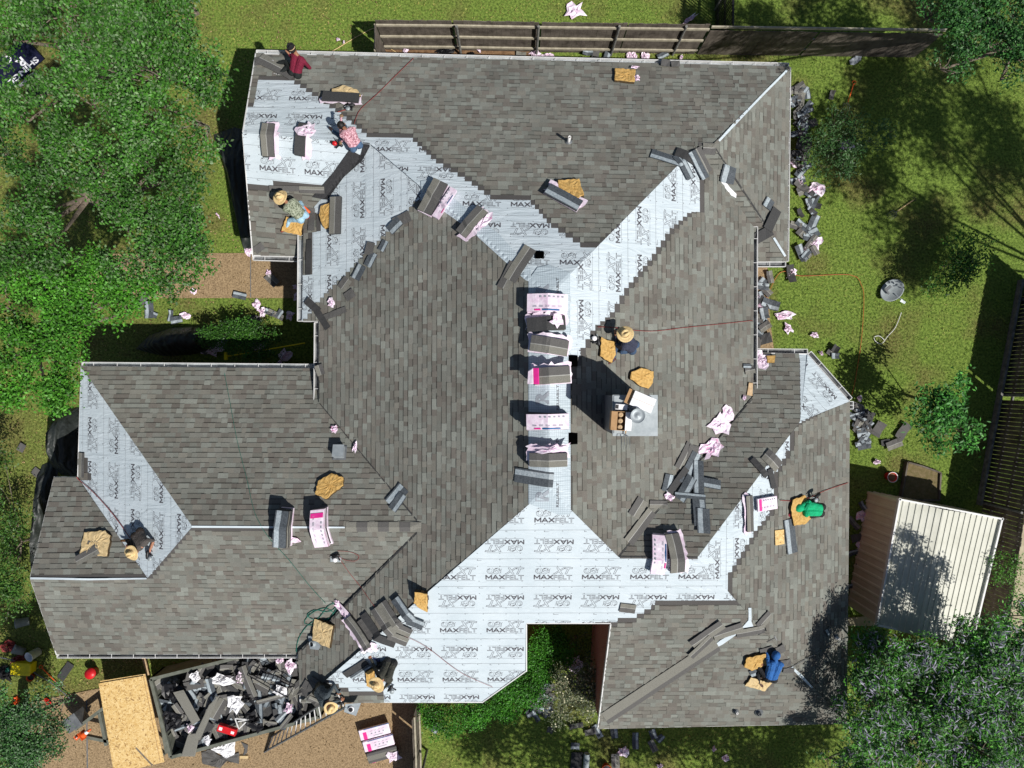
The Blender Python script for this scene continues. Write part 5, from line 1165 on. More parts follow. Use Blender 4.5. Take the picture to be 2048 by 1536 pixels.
ribbed(cn[0], r0, cn[3], r1, 7, 'roof', M['cream']); ribbed(r0, cn[1], r1, cn[2], 10, 'roof', M['cream'])
def wallr(a, b, n, nm, m):
    mb = MB(); d = (b - a); nn = Vector((d.y, -d.x, 0)).normalized(); prof = []
    for i in range(n):
        for t, h_ in ((0, 0), (.6, 0), (.7, 1), (.9, 1)): prof.append(((i + t) / n, h_))
    prof.append((1, 0)); vs = []
    for t, h_ in prof: p = a.lerp(b, t) - nn * .03 * h_ + nn * .0; vs += [Vector((p.x, p.y, 0)), Vector((p.x, p.y, zt))]
    mb.add(vs, [(2 * i, 2 * i + 1, 2 * i + 3, 2 * i + 2) for i in range(len(prof) - 1)]); mb.build(nm, m, sh)
ii = [c + (sum(cn, Vector()) / 4 - c) * .02 for c in cn]
wallr(ii[3], ii[0], 14, 'wall', M['tan_metal']); wallr(ii[0], ii[1], 12, 'wall', M['tan_metal']); wallr(ii[1], ii[2], 14, 'wall', M['tan_metal']); wallr(ii[2], ii[3], 12, 'wall', M['tan_metal'])
for a, b in ((cn[0], cn[1]), (cn[2], cn[3]), (cn[3], cn[0]), (cn[1], cn[2])):
    mb = MB(); d = (b - a).normalized(); mb.beam(a - d * .04 + Vector((0,0,.03)), b + d * .04 + Vector((0,0,.03)), .05, .12); mb.build('trim', M['white'], sh)
# small concrete pad below the shed
slab('stone_step', [(1695,1236),(1748,1232),(1758,1252),(1695,1252)], M['concrete'], .04)
# planter, pot
pl = [(1813,924),(1842,932),(1879,945),(1876,1000),(1800,1000)]
po = empty('planter_bed', P(1840,960), 'low timber edged planting bed above the shed', 'planter'); mb = MB()
for i in range(5): mb.beam(P(*pl[i], .08), P(*pl[(i + 1) % 5], .08), .05, .18)
mb.build('edging', M['fence'], po); mesh_obj('bed_soil', [P(x, y, .1) for x, y in pl][::-1], [(0,1,2,3,4)], mat('bed_soil', (.12,.1,.035), .95, c2=(.2,.15,.08), scale=9, bump=.8), po)
c = P(1775,952,0); pt = empty('flower_pot', c, 'red and white flower pot on the lawn in the shed shadow', 'flower pot')
mb = MB(); mb.lathe([(0,.01),(.12,.01),(.16,.28),(.17,.3),(.15,.3),(.13,.25)], c, None, 20); mb.build('pot', M['red'], pt, smooth=True); mb = MB(); mb.lathe([(.165,.295),(.175,.31),(.155,.312),(.15,.295)], c, None, 20); mb.build('rim', M['white'], pt, smooth=True); mb = MB(); mb.lathe([(.14,.25),(0,.26)], c, None, 16); mb.build('potting_soil', M['soil'], pt)
# ------------------------------------------------------------------ satellite dish
c = P(1783,582,.12); q = quat_from(Vector((-.25,.2,1)), 50); d_ = empty('satellite_dish', c, 'grey satellite dish lying face up on the right lawn', 'satellite dish')
mb = MB(); mb.lathe([(0,0),(.12,.008),(.24,.035),(.34,.075),(.37,.085),(.365,.07),(.24,.02),(0,-.015)], c, q @ Matrix(((1.12,0,0),(0,.86,0),(0,0,1))), 32); mb.build('reflector', M['dish'], d_, smooth=True)
mb = MB(); a_ = P(1790,588,.2); mb.tube([a_, P(1800,597,.28), P(1806,600,.3)], .02, 8); mb.build('arm', M['metal'], d_); mb = MB(); mb.add([P(1803,598,.3), P(1812,604,.28), P(1809,608,.25), P(1800,603,.28), P(1803,598,.34), P(1812,604,.32), P(1809,608,.29), P(1800,603,.32)], [(0,1,2,3),(4,5,6,7),(0,1,5,4),(1,2,6,5),(2,3,7,6),(3,0,4,7)]); mb.build('feed', M['metal'], d_)
mb = MB(); mb.beam(P(1772,580,.2), P(1782,572,.24), .09, .05); mb.beam(P(1778,588,.19), P(1770,578,.2), .05, .04); mb.build('bracket', M['metal_dk'], d_)
pad('plastic_sheet', [(1699,121),(1712,111),(1724,112),(1722,120),(1708,130),(1700,129)], M['printgrey'], 0, .01, 'grey crumpled plastic sheet on the lawn below the top right fence', 'plastic sheet', surf='g')
# ------------------------------------------------------------------ trailer full of torn-off roofing
def wp(px, py, z): return P(px, py, z)
tz = 1.25
A_, B_, C_, D_ = P(303,1357,tz), P(600,1283,tz), P(640,1432,tz), P(343,1513,tz)
tr = empty('dump_trailer', P(470,1400), 'olive open dump trailer heaped with torn off roofing beside the driveway', 'trailer')
def tw(a, b, nm='side_wall'):
    mb = MB(); lo = Vector((0,0,-.85)); mid = Vector((0,0,-.42)); mb.beam(a + mid, b + mid, .04, .86); mb.beam(a + Vector((0,0,.03)), b + Vector((0,0,.03)), .1, .08)
    n = int((b - a).length / .6)
    d = (b - a)
    for i in range(n + 1): q = a + d * (i / max(1, n)); mb.beam(q + Vector((0,0,-.8)), q, .09, .06)
    mb.build(nm, M['olive'], tr)
tw(A_, B_); tw(D_, C_); tw(A_, D_, 'front_wall'); tw(B_, C_, 'tailgate')
mb = MB(); lo = Vector((0,0,-.82)); mb.add([A_+lo, B_+lo, C_+lo, D_+lo], [(0,1,2,3)]); mb.build('bed_floor', M['metal_dk'], tr)
dl = (B_ - A_).normalized(); dw = (D_ - A_).normalized(); L_t = (B_ - A_).length; W_t = (D_ - A_).length
for sx in (.42, .6):
    for e in (-.06, 1.06):
        c = A_ + dl * L_t * sx + dw * W_t * e; c.z = .35; mb = MB(); qq = Matrix((dl, Vector((0,0,1)), dw)).transposed(); mb.lathe([(.1,-.1),(.33,-.1),(.35,-.06),(.35,.06),(.33,.1),(.1,.1),(.1,-.1)], c, qq, 24); mb.build('wheel', M['black'], tr, smooth=True)
# tongue
T0 = P(157,1468,.6); mb = MB()
for a, b in ((P(152,1458,.6), P(235,1395,.6)), (P(160,1470,.6), P(310,1500,.6)), (P(200,1425,.6), P(214,1490,.6)), (P(222,1410,.6), P(330,1510,.6)), (P(310,1370,.6), P(335,1505,.6))): mb.beam(a, b, .1, .12)
mb.build('tongue', M['olive'], tr)
mb = MB(); mb.box(P(152,1440,.5), (.5,.45,.45), Matrix.Rotation(R(35),3,'Z')); mb.build('tool_chest', M['blueprint'] if False else M['metal_dk'], tr)
# heap under the loose pieces
hv = []; hf = []; nx, ny = 26, 14
def heap_h(u, v): return .18 + .42 * math.sin(math.pi * min(1, max(0, u))) ** .6 * math.sin(math.pi * v) ** .5 + .3 * noise.noise(Vector((u * 7, v * 4, 3)))
for i in range(nx + 1):
    for j in range(ny + 1):
        u, v = i / nx, j / ny; p = A_ + dl * L_t * (.015 + .97 * u) + dw * W_t * (.02 + .96 * v); p.z = tz - .62 + heap_h(u, v); hv.append(p)
for i in range(nx):
    for j in range(ny): a = i * (ny + 1) + j; hf.append((a, a + 1, a + ny + 2, a + ny + 1))
tag(mesh_obj('debris_heap', hv, hf, M['charcoal'], None, loc=P(470,1400,.4)), 'dark mass of packed roofing rubble filling the trailer', 'debris heap', None, 'stuff')
rd = random.Random(12)
OR = ['first','second','third','fourth','fifth','sixth','seventh','eighth','ninth','tenth','eleventh','twelfth','thirteenth','fourteenth','fifteenth','sixteenth','seventeenth','eighteenth','nineteenth','twentieth']
for k in range(250):
    u, v = rd.uniform(.02, .98), rd.uniform(.05, .95); p = A_ + dl * L_t * u + dw * W_t * v; z = tz - .6 + heap_h(u, v) + rd.uniform(.02, .16)
    L_, W_ = rd.choice([.2,.25,.35,.45,.6,.9,1.0]), rd.uniform(.12,.33); an = rd.uniform(0, 360); q = Matrix.Rotation(R(an), 3, 'Z') @ Matrix.Rotation(rd.uniform(-.35,.35), 3, 'X') @ Matrix.Rotation(rd.uniform(-.3,.3), 3, 'Y')
    f_ = rd.choice(['face','faceR','plain','back','backR','dark','face','faceR','face']); bd = BANDS[f_]; n = 5; vs = []; fs = []; mi = []; y0 = 0; ph = rd.uniform(-.25,.25); yy = [0] + [b[0] for b in bd]
    L_ = min(L_, .6) if (u < .1 or u > .9 or v < .2 or v > .8) else L_
    for i in range(n + 1):
        for y in yy: s_ = i / n - .5; vs.append(Vector((p.x, p.y, z)) + q @ Vector((s_ * L_, (y - .5) * W_, ph * (s_ * s_) * L_)))
    m_ = len(yy)
    for i in range(n):
        for j in range(m_ - 1): fs.append((i*m_+j, (i+1)*m_+j, (i+1)*m_+j+1, i*m_+j+1)); mi.append(bd[j][1])
    o = mesh_obj('shingle_scrap', vs, fs, FM, None, loc=(p.x, p.y, z), mi=mi); so_ = o.modifiers.new('s', 'SOLIDIFY'); so_.thickness = .006
    tag(o, {'face': 'brown grey', 'faceR': 'brown grey', 'plain': 'dark grey', 'back': 'pale striped', 'backR': 'pale striped', 'dark': 'black'}[f_] + ' torn shingle scrap thrown on the load in the trailer', 'shingle scrap', 'shingle scraps in the trailer')
for k, (x, y, a, b, m_, lb) in enumerate([(445,1358,.4,.16,'card_white','long white plastic sheet in the trailer'),(392,1352,.16,.18,'card_white','white paper near the front of the trailer'),(470,1405,.35,.25,'card_white','white plastic bag in the middle of the trailer'),(480,1352,.2,.12,'wrap','pink wrapper in the upper middle of the trailer'),(580,1330,.24,.18,'wrap','pink wrapper near the upper tailgate corner'),(562,1318,.12,.14,'wrap','pale pink wrapper under the eave in the trailer'),
      (380,1455,.14,.14,'wrap','pink wrapper low in the trailer front'),(560,1380,.22,.2,'card_white','white bag at the tailgate end of the trailer'),(578,1415,.2,.14,'wrap','pink wrapper at the lower tailgate corner'),(415,1478,.14,.12,'card_white','white triangle of paper low in the trailer'),(350,1385,.4,.35,'black','large black rubbish bag at the trailer front'),(510,1440,.35,.3,'black','black rubbish bag low in the trailer'),(500,1395,.3,.2,'black','black plastic in the middle of the trailer'),(345,1440,.3,.3,'black','black plastic by the front wall of the trailer')]):
    crumple(x, y, a, b, k * 31, 'g', 0, label=lb, mats=m_, z=tz + .12, hgt=.2, group=None, name='rubbish_bag' if 'bag' in lb else 'litter_sheet')
rb = MB(); cc = P(455,1459,tz+.25); rb.box(cc, (.58,.2,.14), Matrix.Rotation(R(-17),3,'Z')); o = rb.build('drink_carton', M['red'], None, loc=cc); tag(o, 'red and white drink can carton lying on the trailer load', 'carton')
mesh_obj('carton_print', [cc + Matrix.Rotation(R(-17),3,'Z') @ Vector(v) for v in ((-.24,-.05,.072),(-.14,-.05,.072),(-.14,.05,.072),(-.24,.05,.072),(.14,-.05,.072),(.24,-.05,.072),(.24,.03,.072),(.14,.03,.072))], [(0,1,2,3),(4,5,6,7)], M['card_white'], o)
def frame(px, py, z, pts, w, m, label, name='metal_frame', cat='frame'):
    mb = MB(); c = P(px, py, z)
    for a, b in pts: mb.beam(P(*a), P(*b), w, w)
    o = mb.build(name, M[m], None, loc=c); tag(o, label, cat)
zf = tz + .22
frame(488,1440,zf, [((470,1437,zf),(478,1458,zf)), ((470,1437,zf),(497,1439,zf)), ((478,1458,zf),(492,1444,zf)), ((476,1443,zf),(497,1439,zf))], .03, 'white', 'white triangular bracket lying on the trailer load', 'triangular_bracket', 'bracket')
frame(550,1360,zf, [((505,1330,zf+.1),(590,1370,zf)), ((495,1350,zf),(575,1395,zf))] + [((505+i*17,1330+i*8,zf+.08),(495+i*16,1350+i*9,zf)) for i in range(6)], .022, 'black', 'black wire rack at the tailgate end of the trailer', 'wire_rack', 'rack')
for nm, pxs, lb in (('long_shingle', [(346,1385),(367,1380),(400,1440),(385,1450)], 'long brown shingle lying toward the trailer front'), ('long_shingle', [(418,1410),(440,1390),(400,1480),(385,1480)], 'brown shingle strip leaning over the trailer wall'),):
    pad(nm, pxs, M['shingle_face'], tz + .3, .01, lb, 'shingle', surf='g')
pad('hanging_shingle', [(376,1470),(400,1465),(390,1513),(362,1513)], M['shingle_face'], tz+.1, .01, 'brown shingles hanging over the lower trailer wall', 'shingle', surf='g')
# plywood on the tongue
pad('plywood_sheet', [(200,1362),(290,1348),(329,1524),(236,1546)], M['osb'], 1.36, .025, 'lower strand board sheet, its edge showing on the right', 'plywood', 'strand board sheets on the trailer', M['wood'], surf='g', bumpy=0)
pad('plywood_sheet', [(197,1367),(286,1352),(320,1524),(228,1547)], M['osb'], 1.4, .025, 'upper strand board sheet lying across the trailer tongue', 'plywood', 'strand board sheets on the trailer', M['wood'], surf='g', bumpy=0)
mb = MB(); mb.beam(P(272,1495,1.46), P(305,1530,1.46), .05, .03); tag(mb.build('timber_batten', M['bark'], None, loc=P(290,1512,1.46)), 'thin brown batten lying on the strand board', 'timber')
mb = MB(); mb.beam(P(286,1312,.9), P(297,1350,.9), .09, .04); tag(mb.build('timber_board', M['wood'], None, loc=P(290,1330,.9)), 'pale board leaning up behind the trailer under the eave', 'timber')
# traffic cones
def cone(px, py, z, dr, label, sc=1.0):
    c = P(px, py, z); q = Vector(dr).normalized().to_track_quat('Z','Y').to_matrix(); o = empty('traffic_cone', c, label, 'traffic cone', 'traffic cones on the trailer tongue')
    mb = MB(); mb.box(c, (.26*sc,.26*sc,.03), q); mb.build('base', M['orange'], o); mb = MB(); mb.lathe([(.1*sc,0),(.065*sc,.17*sc)], c, q, 16); mb.lathe([(.045*sc,.27*sc),(.02*sc,.4*sc),(0,.4*sc)], c, q, 16); mb.build('body', M['orange'], o, smooth=True)
    mb = MB(); mb.lathe([(.066*sc,.17*sc),(.046*sc,.27*sc)], c, q, 16); mb.build('reflective_band', M['card_white'], o, smooth=True)
cone(166,1470,.7, (1,.75,.3), 'orange and white traffic cone lying on the tongue'); cone(154,1474,.68, (.3,.3,1), 'stubby orange cone upright at the tongue tip', .55)
# yard clutter lower left
def bucket(px, py, r, h_, m, dr, label, z=0.03, nm='bucket', lid=False):
    c = P(px, py, z); q = Vector(dr).normalized().to_track_quat('Z','Y').to_matrix(); c = c + Vector((0,0, r * (1 - q[2][2]))); o = empty(nm, c, label, nm)
    mb = MB(); mb.lathe([(0,.0),(r*.85,0),(r,h_),(r*1.06,h_),(r*1.06,h_*.94),(r*.97,h_*.94),(r*.82,.02),(0,.02)], c, q, 22); mb.build('pail', M[m], o, smooth=True)
    if not lid:
        mb = MB(); mb.lathe([(r*.95,h_*.55),(0,h_*.55)], c, q, 18); mb.build('contents', M['black'], o)
    else:
        mb = MB(); mb.lathe([(r*1.08,h_),(r*1.08,h_+.02),(0,h_+.025)], c, q, 18); mb.build('lid', M[m], o, smooth=True)
bucket(62,1240,.15,.36,'metal',(-.9,-.1,.4),'grey bucket tipped over by the lower left gable'); bucket(78,1302,.15,.36,'card_white',(-.3,-.2,1),'white bucket standing beside the silver one'); bucket(52,1302,.14,.34,'metal',(-.8,.5,.5),'silver bucket leaning on the white one')
bucket(190,1343,.16,.3,'red',(.1,.2,1),'red lidded bucket on the grass beside the strand board', lid=True); bucket(64,1352,.11,.16,'orange',(.3,0,1),'small orange bucket under the yellow cooler')
c = P(56,1330,.03); o = empty('cooler', c, 'bright yellow cooler lid on the grass at the left edge', 'cooler'); mb = MB(); mb.box(c + Vector((0,0,.15)), (.56,.32,.3), Matrix.Rotation(R(-4),3,'Z')); mb.build('body', M['yellow'], o)
mb = MB(); mb.box(c + Vector((0,0,.33)), (.64,.4,.07), Matrix.Rotation(R(-4),3,'Z')); ob = mb.build('lid', M['yellow'], o); bv = ob.modifiers.new('b','BEVEL'); bv.width = .05; bv.segments = 3
for x, y, a, b, m_, lb in ((20,1290,.3,.25,'hose_red','heap of dark red bags at the left edge'),(40,1318,.25,.15,'hose_red','dark red cloth behind the yellow cooler'),(12,1345,.25,.3,'blackcloth','black bag at the left edge'),(18,1338,.1,.1,'hose_green','green cloth scrap at the left edge'),(98,1402,.1,.12,'red','red plastic piece in the front shrub'),(35,1400,.14,.12,'orange','orange plastic piece in the front shrub'),
    (500,652,.42,.3,'black','shiny black rubbish bag on the hedge'),(890,103,.34,.16,'black','black bag in the soil bed by the top gutter'),(942,110,.16,.08,'black','small black bag in the soil bed by the top gutter'),(128,1310,.1,.1,'blackcloth','black scrap at the lower left eave')):
    crumple(x, y, a, b, 20, 'g', 0, label=lb, mats=m_, hgt=.22, group=None, name='bag')
hose('tool_handle', [(0,1312),(40,1322),(75,1345),(108,1365),(150,1400)], .02, 'metal_dk', 'long dark tool handle across the front yard', 'g', .08)
shingle(132,1342,55,.62,.26,'dark',.01,'g','black shingle lying beside the orange garden fork','shingle pieces in the front yard')
# torn felt on the driveway
pad('paper_sheet', [(420,1497),(470,1483),(468,1510),(452,1517),(436,1506)], M['card_white'], .01, .02, 'white torn paper sheet on the driveway', 'paper sheet', surf='g', bumpy=.03)
pad('felt_scrap', [(402,1504),(425,1498),(440,1512),(478,1505),(478,1528),(455,1522),(440,1536),(405,1528)], M['shingle_dark'], 0, .01, 'torn dark felt scrap under the white paper', 'felt scrap', surf='g', bumpy=.02)
pad('felt_scrap', [(482,1484),(496,1490),(494,1506),(486,1512),(490,1498)], M['shingle_dark'], 0, .01, 'curved dark felt scrap on the driveway', 'felt scrap', surf='g'); mb = MB(); mb.beam(P(480,1514,.06), P(496,1514,.06), .09, .04); tag(mb.build('timber_offcut', M['foam_pale'], None, loc=P(488,1514,.06)), 'small pale timber offcut on the driveway', 'timber')
# wrapped bundles stacked on the driveway
def gbundle(px, py, ang, z, kind, label, L=1.0, W=.34, T=.1):
    c = P(px, py, z); c0 = Vector((c.x, c.y, z)); q = Matrix.Rotation(R(ang), 3, 'Z'); o = empty('shingle_bundle', c0, label, 'shingle bundle', 'bundles stacked on the driveway'); mb = MB(); mb.box(c0 + Vector((0,0,T/2)), (L,W,T*.96), q); ob = mb.build('pack', M['wrap'] if kind == 'w' else M['shingle_dark'], o); b_ = ob.modifiers.new('b','BEVEL'); b_.width = .02; b_.segments = 2
    if kind == 'w':
        for m_, rs in (('magenta', [(-.32,-.05,.12,.24)]), ('blueprint', [(.1,.155,.85,.02)]), ('printgrey', [(-.1 + .13*i, .06, .07, .012) for i in range(4)] + [(-.1 + .13*i, -.02, .05, .04) for i in range(4)] + [(0.1,-.1,.3,.02)])):
            mb = MB()
            for x, y, w, h_ in rs: mb.box(c0 + q @ Vector((x, y, T*.98)), (w, h_, .004), q)
            mb.build('wrapper_print', M[m_], ob)
    else:
        mb = MB(); mb.box(c0 + q @ Vector((0,0,T*.97)), (L,W*.5-.01,.004), q); mb.build('nail_strip', M['shingle_face'], o)
for k in range(3):
    for r_, (x, y) in enumerate(((750,1461),(758,1484),(766,1507))):
        top = k == 2; lb = ['upper','middle','lower'][r_] + ' row, ' + ['bottom','middle','top'][k] + ' layer of the bundle stack on the driveway'
        gbundle(x, y, 15, .03 + k*.1, 'w' if not (r_ == 2 and top) else 'o', lb)
crumple(788,1512,.25,.2,10,'g',.0,label='torn wrapper with a magenta corner at the end of the driveway stack',z=.33,hgt=.08,mats='wrap')
# ladder
lad = empty('ladder', P(535,1490), 'grey extension ladder leaning from the driveway to the lower left eave', 'ladder')
fa, fb_ = P(530,1503), P(543,1473); ta, tb = P(690,1407,3.35), P(686,1392,3.35) 
ta = P(694,1412,3.35); tb = P(680,1384,3.35)
for a, b in ((fa, ta), (fb_, tb)):
    mb = MB(); mb.beam(a, b, .035, .1); mb.build('rail', M['metal_dk'], lad)
for i in range(16):
    t = (i + .6) / 16; mb = MB(); mb.tube([fa.lerp(ta, t) + Vector((0,0,.03)), fb_.lerp(tb, t) + Vector((0,0,.03))], .017, 6); mb.build('rung', M['white'], lad)
pad('metal_flashing', [(692,1407),(722,1408),(711,1432),(688,1422)], M['metal'], .02, .006, 'square metal flashing plate with a round hole at the ladder top', 'flashing', surf='g') if False else None
cfl = P(703,1418,3.4); o = empty('metal_flashing', cfl, 'square metal flashing plate with a round hole at the ladder top', 'flashing')
pts_ = [P(691,1408,3.4), P(722,1406,3.4), P(712,1432,3.35), P(688,1424,3.35)]; mb = MB(); mb.add(pts_ + [p - Vector((0,0,.008)) for p in pts_], [(3,2,1,0),(4,5,6,7),(0,1,5,4),(1,2,6,5),(2,3,7,6),(3,0,4,7)]); mb.build('plate', M['metal'], o)
mb = MB(); mb.lathe([(.09,.01),(.07,.05),(.065,.05)], P(702,1418,3.39), None, 18); mb.build('collar', M['card_white'], o, smooth=True); mb = MB(); mb.lathe([(.066,.045),(0,.045)], P(702,1418,3.39), None, 16); mb.build('opening', M['black'], o)
# netting over shrubs
def net(pxs, z, label, seed=1):
    rnd = random.Random(seed); w = [P(x, y, 0) for x, y in pxs]; cx = sum(p.x for p in w) / len(w); cy = sum(p.y for p in w) / len(w); K = len(w); vs = []; fs = []; Rn = 7
    for r_ in range(Rn + 1):
        t = r_ / Rn
        for p in w: vs.append(Vector((cx + (p.x - cx) * t, cy + (p.y - cy) * t, max(.03, z * (1 - t ** 2.2) + (rnd.uniform(-.06, .06) if 0 < r_ < Rn else 0)))))
    for r_ in range(Rn):
        for k in range(K): fs.append((r_*K+k, r_*K+(k+1)%K, (r_+1)*K+(k+1)%K, (r_+1)*K+k))
    tag(mesh_obj('shade_netting', vs, fs, M['tarp'], None, loc=(cx, cy, 0), smooth=True), label, 'netting', 'black nets over the shrubs')
net([(272,698),(300,670),(345,655),(395,652),(430,660),(440,685),(420,702),(380,710),(330,712),(300,706)], .9, 'pointed black netting over a shrub below the left grass', 1)
net([(428,270),(440,300),(455,350),(470,420),(490,505),(520,505),(520,270),(470,255)], .5, 'long black netting beside the upper left gable wall', 2)
net([(116,840),(135,815),(165,815),(170,955),(125,950),(114,900)], 1.0, 'black netting beside the lower left felt edge', 3)
net([(85,930),(120,915),(112,1000),(85,1080),(64,1150),(75,1040)], .5, 'black netting strip along the lower left gable', 4)
# plastic rake handle
mb = MB(); mb.tube([P(452,713,.9), P(610,686,1.1)], .018, 8); yb = mb.build('long_broom', M['yellow'], None, loc=P(530,700,1)); tag(yb, 'yellow long handled broom lying over the hedge gap', 'broom'); mb = MB(); mb.box(P(452,712,.9), (.09,.24,.09)); mb.build('broom_head', M['yellow'], yb)
# felt roll and pot below
c = P(1176,1518,.1); o = empty('felt_roll', c, 'silver roll of roofing felt standing out on the bottom lawn', 'felt roll'); mb = MB(); mb.tube([P(1174,1507,.12), P(1170,1560,.12)], .1, 16); mb.build('roll', M['metal'], o, smooth=True)
pad('black_mat', [(1143,1505),(1166,1505),(1163,1545),(1140,1545)], M['valley'], 0, .03, 'black mat lying beside the felt roll', 'mat', surf='g')
bucket(1212,1534,.16,.2,'orange',(0,0,1),'terracotta pot at the bottom edge of the lawn')
# banner under the oak
c = P(28,130,.5); bn = empty('banner_sign', c, 'dark blue banner with white lettering under the oak', 'banner'); q = Matrix.Rotation(R(-138),3,'Z')
mb = MB(); mb.box(c, (1.7,1.0,.02), q); mb.build('banner', mat('navy', (.006,.007,.03), .6), bn)
for tx, yy, hh in (('R', -.05, .3), ('SHINGL', .26, .2), ('O', -.38, .25)):
    ts = filled(tx, (-.35 if len(tx) < 2 else -.7) + (.25 if tx == 'O' else 0), yy, .26 if len(tx) < 2 else 1.2, hh, bold=.03); vs = []; fs = []
    for t in ts: b = len(vs); vs += [c + q @ Vector((x, y, .016)) for x, y in t]; fs.append((b, b+1, b+2))
    mesh_obj('lettering', vs, fs, M['card_white'], bn)
pad('dark_banner', [(48,165),(70,148),(84,160),(95,190),(80,215),(62,205)], M['black'], .3, .02, 'plain black folded banner under the oak', 'banner', surf='g')
frame(60,160,.4, [((28,167,.4),(36,175,.4)), ((36,175,.4),(48,165,.4)), ((48,165,.4),(54,156,.4)), ((54,156,.4),(68,147,.4)), ((68,147,.4),(83,158,.4))], .06, 'white', 'white bent pipe frame on the black banner', 'bent_pipe', 'pipe')

# ------------------------------------------------------------------ foliage
def leafmesh(cent, L, W, colr, upb=.9, dirs=None):
    n = len(cent); nn = rng.normal(size=(n, 3)); nn[:, 2] = np.abs(nn[:, 2]) + upb; nn /= np.linalg.norm(nn, axis=1)[:, None]
    t = rng.normal(size=(n, 3)) if dirs is None else dirs; t -= nn * (t * nn).sum(1)[:, None]; t /= np.linalg.norm(t, axis=1)[:, None] + 1e-9; b = np.cross(nn, t)
    l = (L * rng.uniform(.6, 1.25, n))[:, None]; w = (W * rng.uniform(.7, 1.2, n))[:, None]
    v = np.stack([cent - t * l * .5, cent + b * w * .5 + nn * w * .12, cent + t * l * .5, cent - b * w * .5 + nn * w * .12], 1).reshape(-1, 3); return v, colr
def fast_mesh(name, v, colr, m, parent=None, loc=(0, 0, 0)):
    v = v - np.array(loc); n = len(v) // 4; me = bpy.data.meshes.new(name); me.vertices.add(n * 4); me.vertices.foreach_set('co', v.astype(np.float32).ravel()); me.loops.add(n * 4); me.loops.foreach_set('vertex_index', np.arange(n * 4, dtype=np.int32)); me.polygons.add(n); me.polygons.foreach_set('loop_start', np.arange(0, n * 4, 4, dtype=np.int32)); me.polygons.foreach_set('loop_total', np.full(n, 4, dtype=np.int32))
    ca = me.color_attributes.new('Col', 'FLOAT_COLOR', 'CORNER'); ca.data.foreach_set('color', np.repeat(np.c_[colr, np.ones(n)], 4, axis=0).astype(np.float32).ravel()); me.materials.append(m); me.update(); me.validate()
    o = bpy.data.objects.new(name, me); col.objects.link(o)
    if parent is not None: o.parent = parent; o.location = Vector(loc) - Vector(parent['_w'])
    else: o.location = loc
    o['_w'] = tuple(loc); return o
